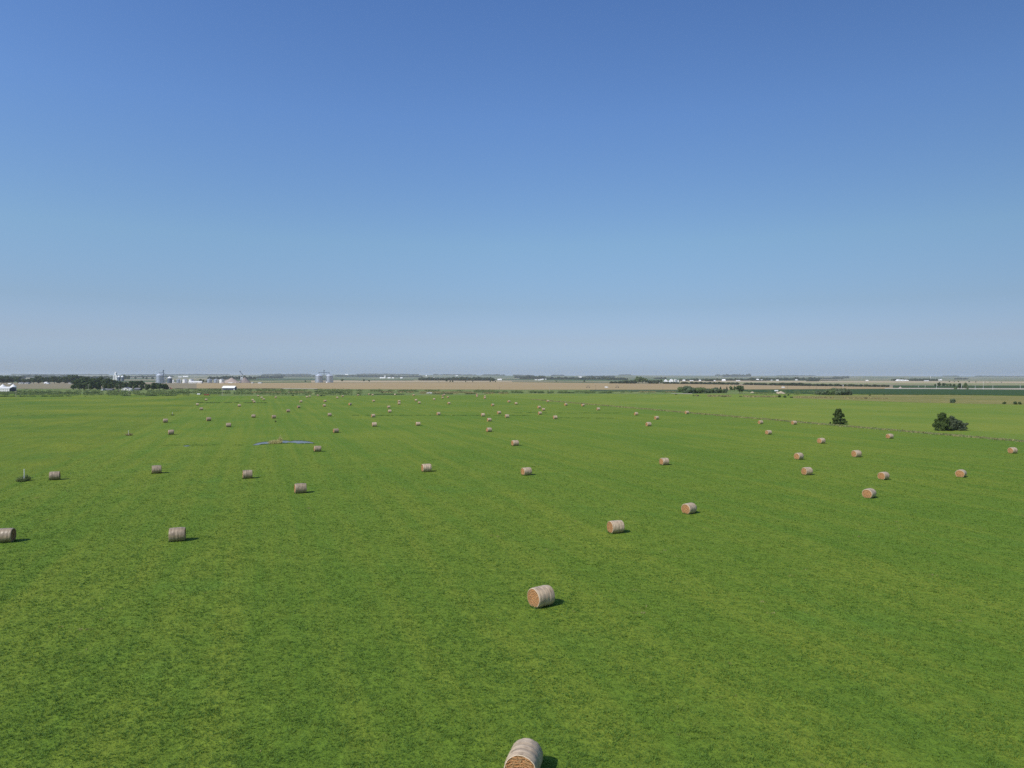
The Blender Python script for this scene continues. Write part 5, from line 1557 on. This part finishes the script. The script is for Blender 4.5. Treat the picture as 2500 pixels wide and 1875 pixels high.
vehicle(1048, 961.4, 5.6, 0, 'white pickup parked in the pale verge beyond the hay field', 'pickup', 'pickup_truck', M_white,
        [(-2.8, .5), (2.8, .5), (2.8, 1.15), (.95, 1.2), (.75, 1.8), (-.75, 1.85), (-1.3, 1.2), (-2.7, 1.05)], [[(-1.1, 1.22), (.75, 1.22), (.62, 1.72), (-.68, 1.76)]], [(-1.85, .4), (1.8, .4)])
vehicle(484.5, 964.2, 2.6, 0, 'small white trailer left of the dark red implement', 'trailer', 'farm_trailer', M_white,
        [(-1.3, .45), (1.3, .45), (1.3, 1.35), (-1.3, 1.35)], [], [(0, .35)], 1.6)
vehicle(416.5, 950.6, 4, .4, 'orange machine standing at the right end of the grove', 'tractor', 'farm_tractor', M_orange,
        [(-1.8, .7), (1.6, .7), (1.6, 1.5), (.1, 1.6), (.1, 2.7), (-1.5, 2.7), (-1.8, 1.6)], [[(-1.4, 1.7), (0, 1.7), (0, 2.5), (-1.4, 2.5)]], [(-1.1, .85), (1.2, .55)])
vehicle(1896, 956.6, 4, 0, 'small white trailer standing on the rubble heap', 'trailer', 'farm_trailer', M_white,
        [(-1.9, .8), (1.9, .8), (1.9, 2.1), (-1.9, 2.1)], [], [(-.5, .4), (.5, .4)], 2.0)
vehicle(1480.8, 947.2, 5, 0, 'white van in the stubble between the two irrigation towers', 'van', 'white_van', M_white,
        [(-2.7, .5), (2.7, .5), (2.7, 1.3), (2.0, 2.2), (-2.7, 2.3)], [[(1.3, 1.35), (2.2, 1.35), (1.8, 2.0), (1.3, 2.0)]], [(-1.7, .4), (1.7, .4)], 2.0)
vehicle(1912.8, 947.2, 5, 0, 'tiny white van in the stubble above the rubble pile', 'van', 'white_van', M_white,
        [(-2.3, .5), (2.3, .5), (2.3, 1.3), (1.7, 2.0), (-2.3, 2.1)], [[(1.1, 1.3), (1.9, 1.3), (1.6, 1.85), (1.1, 1.85)]], [(-1.4, .4), (1.4, .4)], 1.9)
g = G(563, 936); vehicle(563, 935.9, 12, 0, 'white grain truck parked in front of the large grain pile', 'truck', 'grain_truck', M_white,
        [(-6, .9), (6, .9), (6, 2.8), (4.2, 2.8), (4.0, 2.2), (-6, 2.4)], [[(4.6, 1.8), (5.8, 1.8), (5.6, 2.6), (4.7, 2.6)]], [(-4.5, .5), (-3.4, .5), (4.6, .5)], 2.5)
# dark red implement
g = G(505, 966.6)
e = empty('hay_rake', (g.x, g.y, 0)); tag(e, 'dark red farm implement parked in the verge below the white-roofed barn', 'farm implement')
mb = MB(); mb.box((0, 0, .9), (5.0, .5, .4)); mb.box((0, -1, .8), (.3, 2.4, .3)); mb.box((-1.6, .3, 1.3), (1.4, .8, .8)); mb.box((.9, .3, 1.35), (1.8, .7, .7)); mb.build('frame', M_red, e)
for i in range(5):
    mb = MB(); x = -2.1 + i * 1.05; mb.tube((x, -.35, .65), (x + .25, -.25, .65), .65, .65, 14); mb.build('rake_wheel', M_red if i < 4 else M_darksteel, e)
for sx in (-2.4, 2.5):
    mb = MB(); mb.tube((sx - .12, .5, .4), (sx + .12, .5, .4), .4, .4, 14); mb.build('wheel', M_rubber, e)
# irrigation towers
for px, lb in ((1435.7, 'left of two dark irrigation wheel towers standing in the stubble'), (1506.8, 'right of two dark irrigation wheel towers standing in the stubble')):
    g = G(px, 946.8)
    e = empty('irrigation_tower', (g.x, g.y, 0.1)); tag(e, lb, 'irrigation tower', 'irrigation towers in the stubble')
    mb = MB(); mb.tube((-2.0, 0, .8), (-.9, 0, 3.2), .22, .18, 6); mb.tube((2.0, 0, .8), (.9, 0, 3.2), .22, .18, 6); mb.tube((-.9, 0, 3.2), (.9, 0, 3.2), .22, .22, 6); mb.tube((-2, 0, .8), (2, 0, .8), .08, .08, 6); mb.build('frame', M_darkwall, e)
    for sx in (-2.0, 2.0):
        mb = MB(); mb.tube((sx, -.25, .75), (sx, .25, .75), .75, .75, 16); mb.build('wheel', M_rubber, e)
    mb = MB(); mb.tube((0, -9, 3.3), (0, 9, 3.3), .12, .12, 6); mb.build('pipe', M_darkwall, e)

# ------------------------------------------------------------------ cattle
def cow_mesh():
    J = [((0, 0, 1.05), .33), ((.45, 0, 1.05), .32), ((.8, 0, 1.12), .27), ((1.05, 0, 1.1), .18), ((1.35, 0, .75), .14), ((1.55, 0, .45), .10),   # spine to grazing head
         ((-.45, 0, 1.07), .33), ((-.8, 0, 1.12), .25), ((-.95, 0, .95), .05), ((-1.0, 0, .5), .03)]
    E = [(0, 1), (1, 2), (2, 3), (3, 4), (4, 5), (0, 6), (6, 7), (7, 8), (8, 9)]
    for root, x in ((2, .62), (7, -.68)):
        for sy in (-1, 1):
            b = len(J)
            kx = .02 if x > 0 else -.1
            J += [((x, sy * .2, .78), .13 if x > 0 else .16), ((x + kx, sy * .21, .42), .075), ((x, sy * .21, .05), .06)]
            E += [(root, b), (b, b + 1), (b + 1, b + 2)]
    me = bpy.data.meshes.new('cow'); me.from_pydata([j[0] for j in J], E, [])
    me.materials.append(M_cow)
    o = bpy.data.objects.new('cow', me)
    COL.objects.link(o)
    sk_ = o.modifiers.new('skin', 'SKIN')
    for i, j in enumerate(J):
        me.skin_vertices[0].data[i].radius = (j[1], j[1])
    me.skin_vertices[0].data[0].use_root = True
    ss = o.modifiers.new('sub', 'SUBSURF'); ss.levels = ss.render_levels = 1
    dg = bpy.context.evaluated_depsgraph_get()
    me2 = bpy.data.meshes.new_from_object(o.evaluated_get(dg))
    bpy.data.objects.remove(o)
    mb = MB()
    me2.materials.clear(); me2.materials.append(M_cow)
    me2.name = 'cow'
    return me2
COW = cow_mesh()
cows = [(1649.8, 964.8, 0.3, 'black cow farthest left, below the left end of the thicket'), (1693.6, 967.6, 2.0, 'black cow, left of two below the middle of the thicket'), (1704, 968.4, .6, 'black cow, right of two below the middle of the thicket'),
        (1764.8, 969.8, 3.1, 'left of two black cows side by side below the conifers'), (1770.6, 969.8, 0.1, 'right of two black cows side by side below the conifers'), (1808.2, 970.2, 3.0, 'black cow below the big tree ending the thicket'),
        (2113.6, 974.6, 3.3, 'black cow alone in the dry pasture at the right'), (2355.5, 982.3, .4, 'small dark calf lying in the dry pasture right of the thin bush')]
for px, py, rz, lb in cows[:7]:
    g = G(px, py)
    tag(link('cow', COW, None, (g.x, g.y, 0.02), rz), lb, 'cow', 'black cattle grazing the far pasture')

# ------------------------------------------------------------------ haze: the air over the plain
def haze():
    t = NT('haze_air')
    nt = t.t
    nt.nodes.remove(t.b)
    v = nt.nodes.new('ShaderNodeVolumePrincipled')
    v.inputs['Color'].default_value = (0.88, 0.93, 1.0, 1)
    v.inputs['Density'].default_value = 4.6e-5
    v.inputs['Anisotropy'].default_value = 0.1
    nt.links.new(v.outputs[0], nt.nodes['Material Output'].inputs['Volume'])
    mb = MB(); mb.box((0, 0, 31.5), (31000, 31000, 65)); 
    return tag(mb.build('haze', t.mat), kind='stuff', label='thin blue summer haze over the plain', cat='haze')
haze()
print('objects', len(bpy.data.objects))
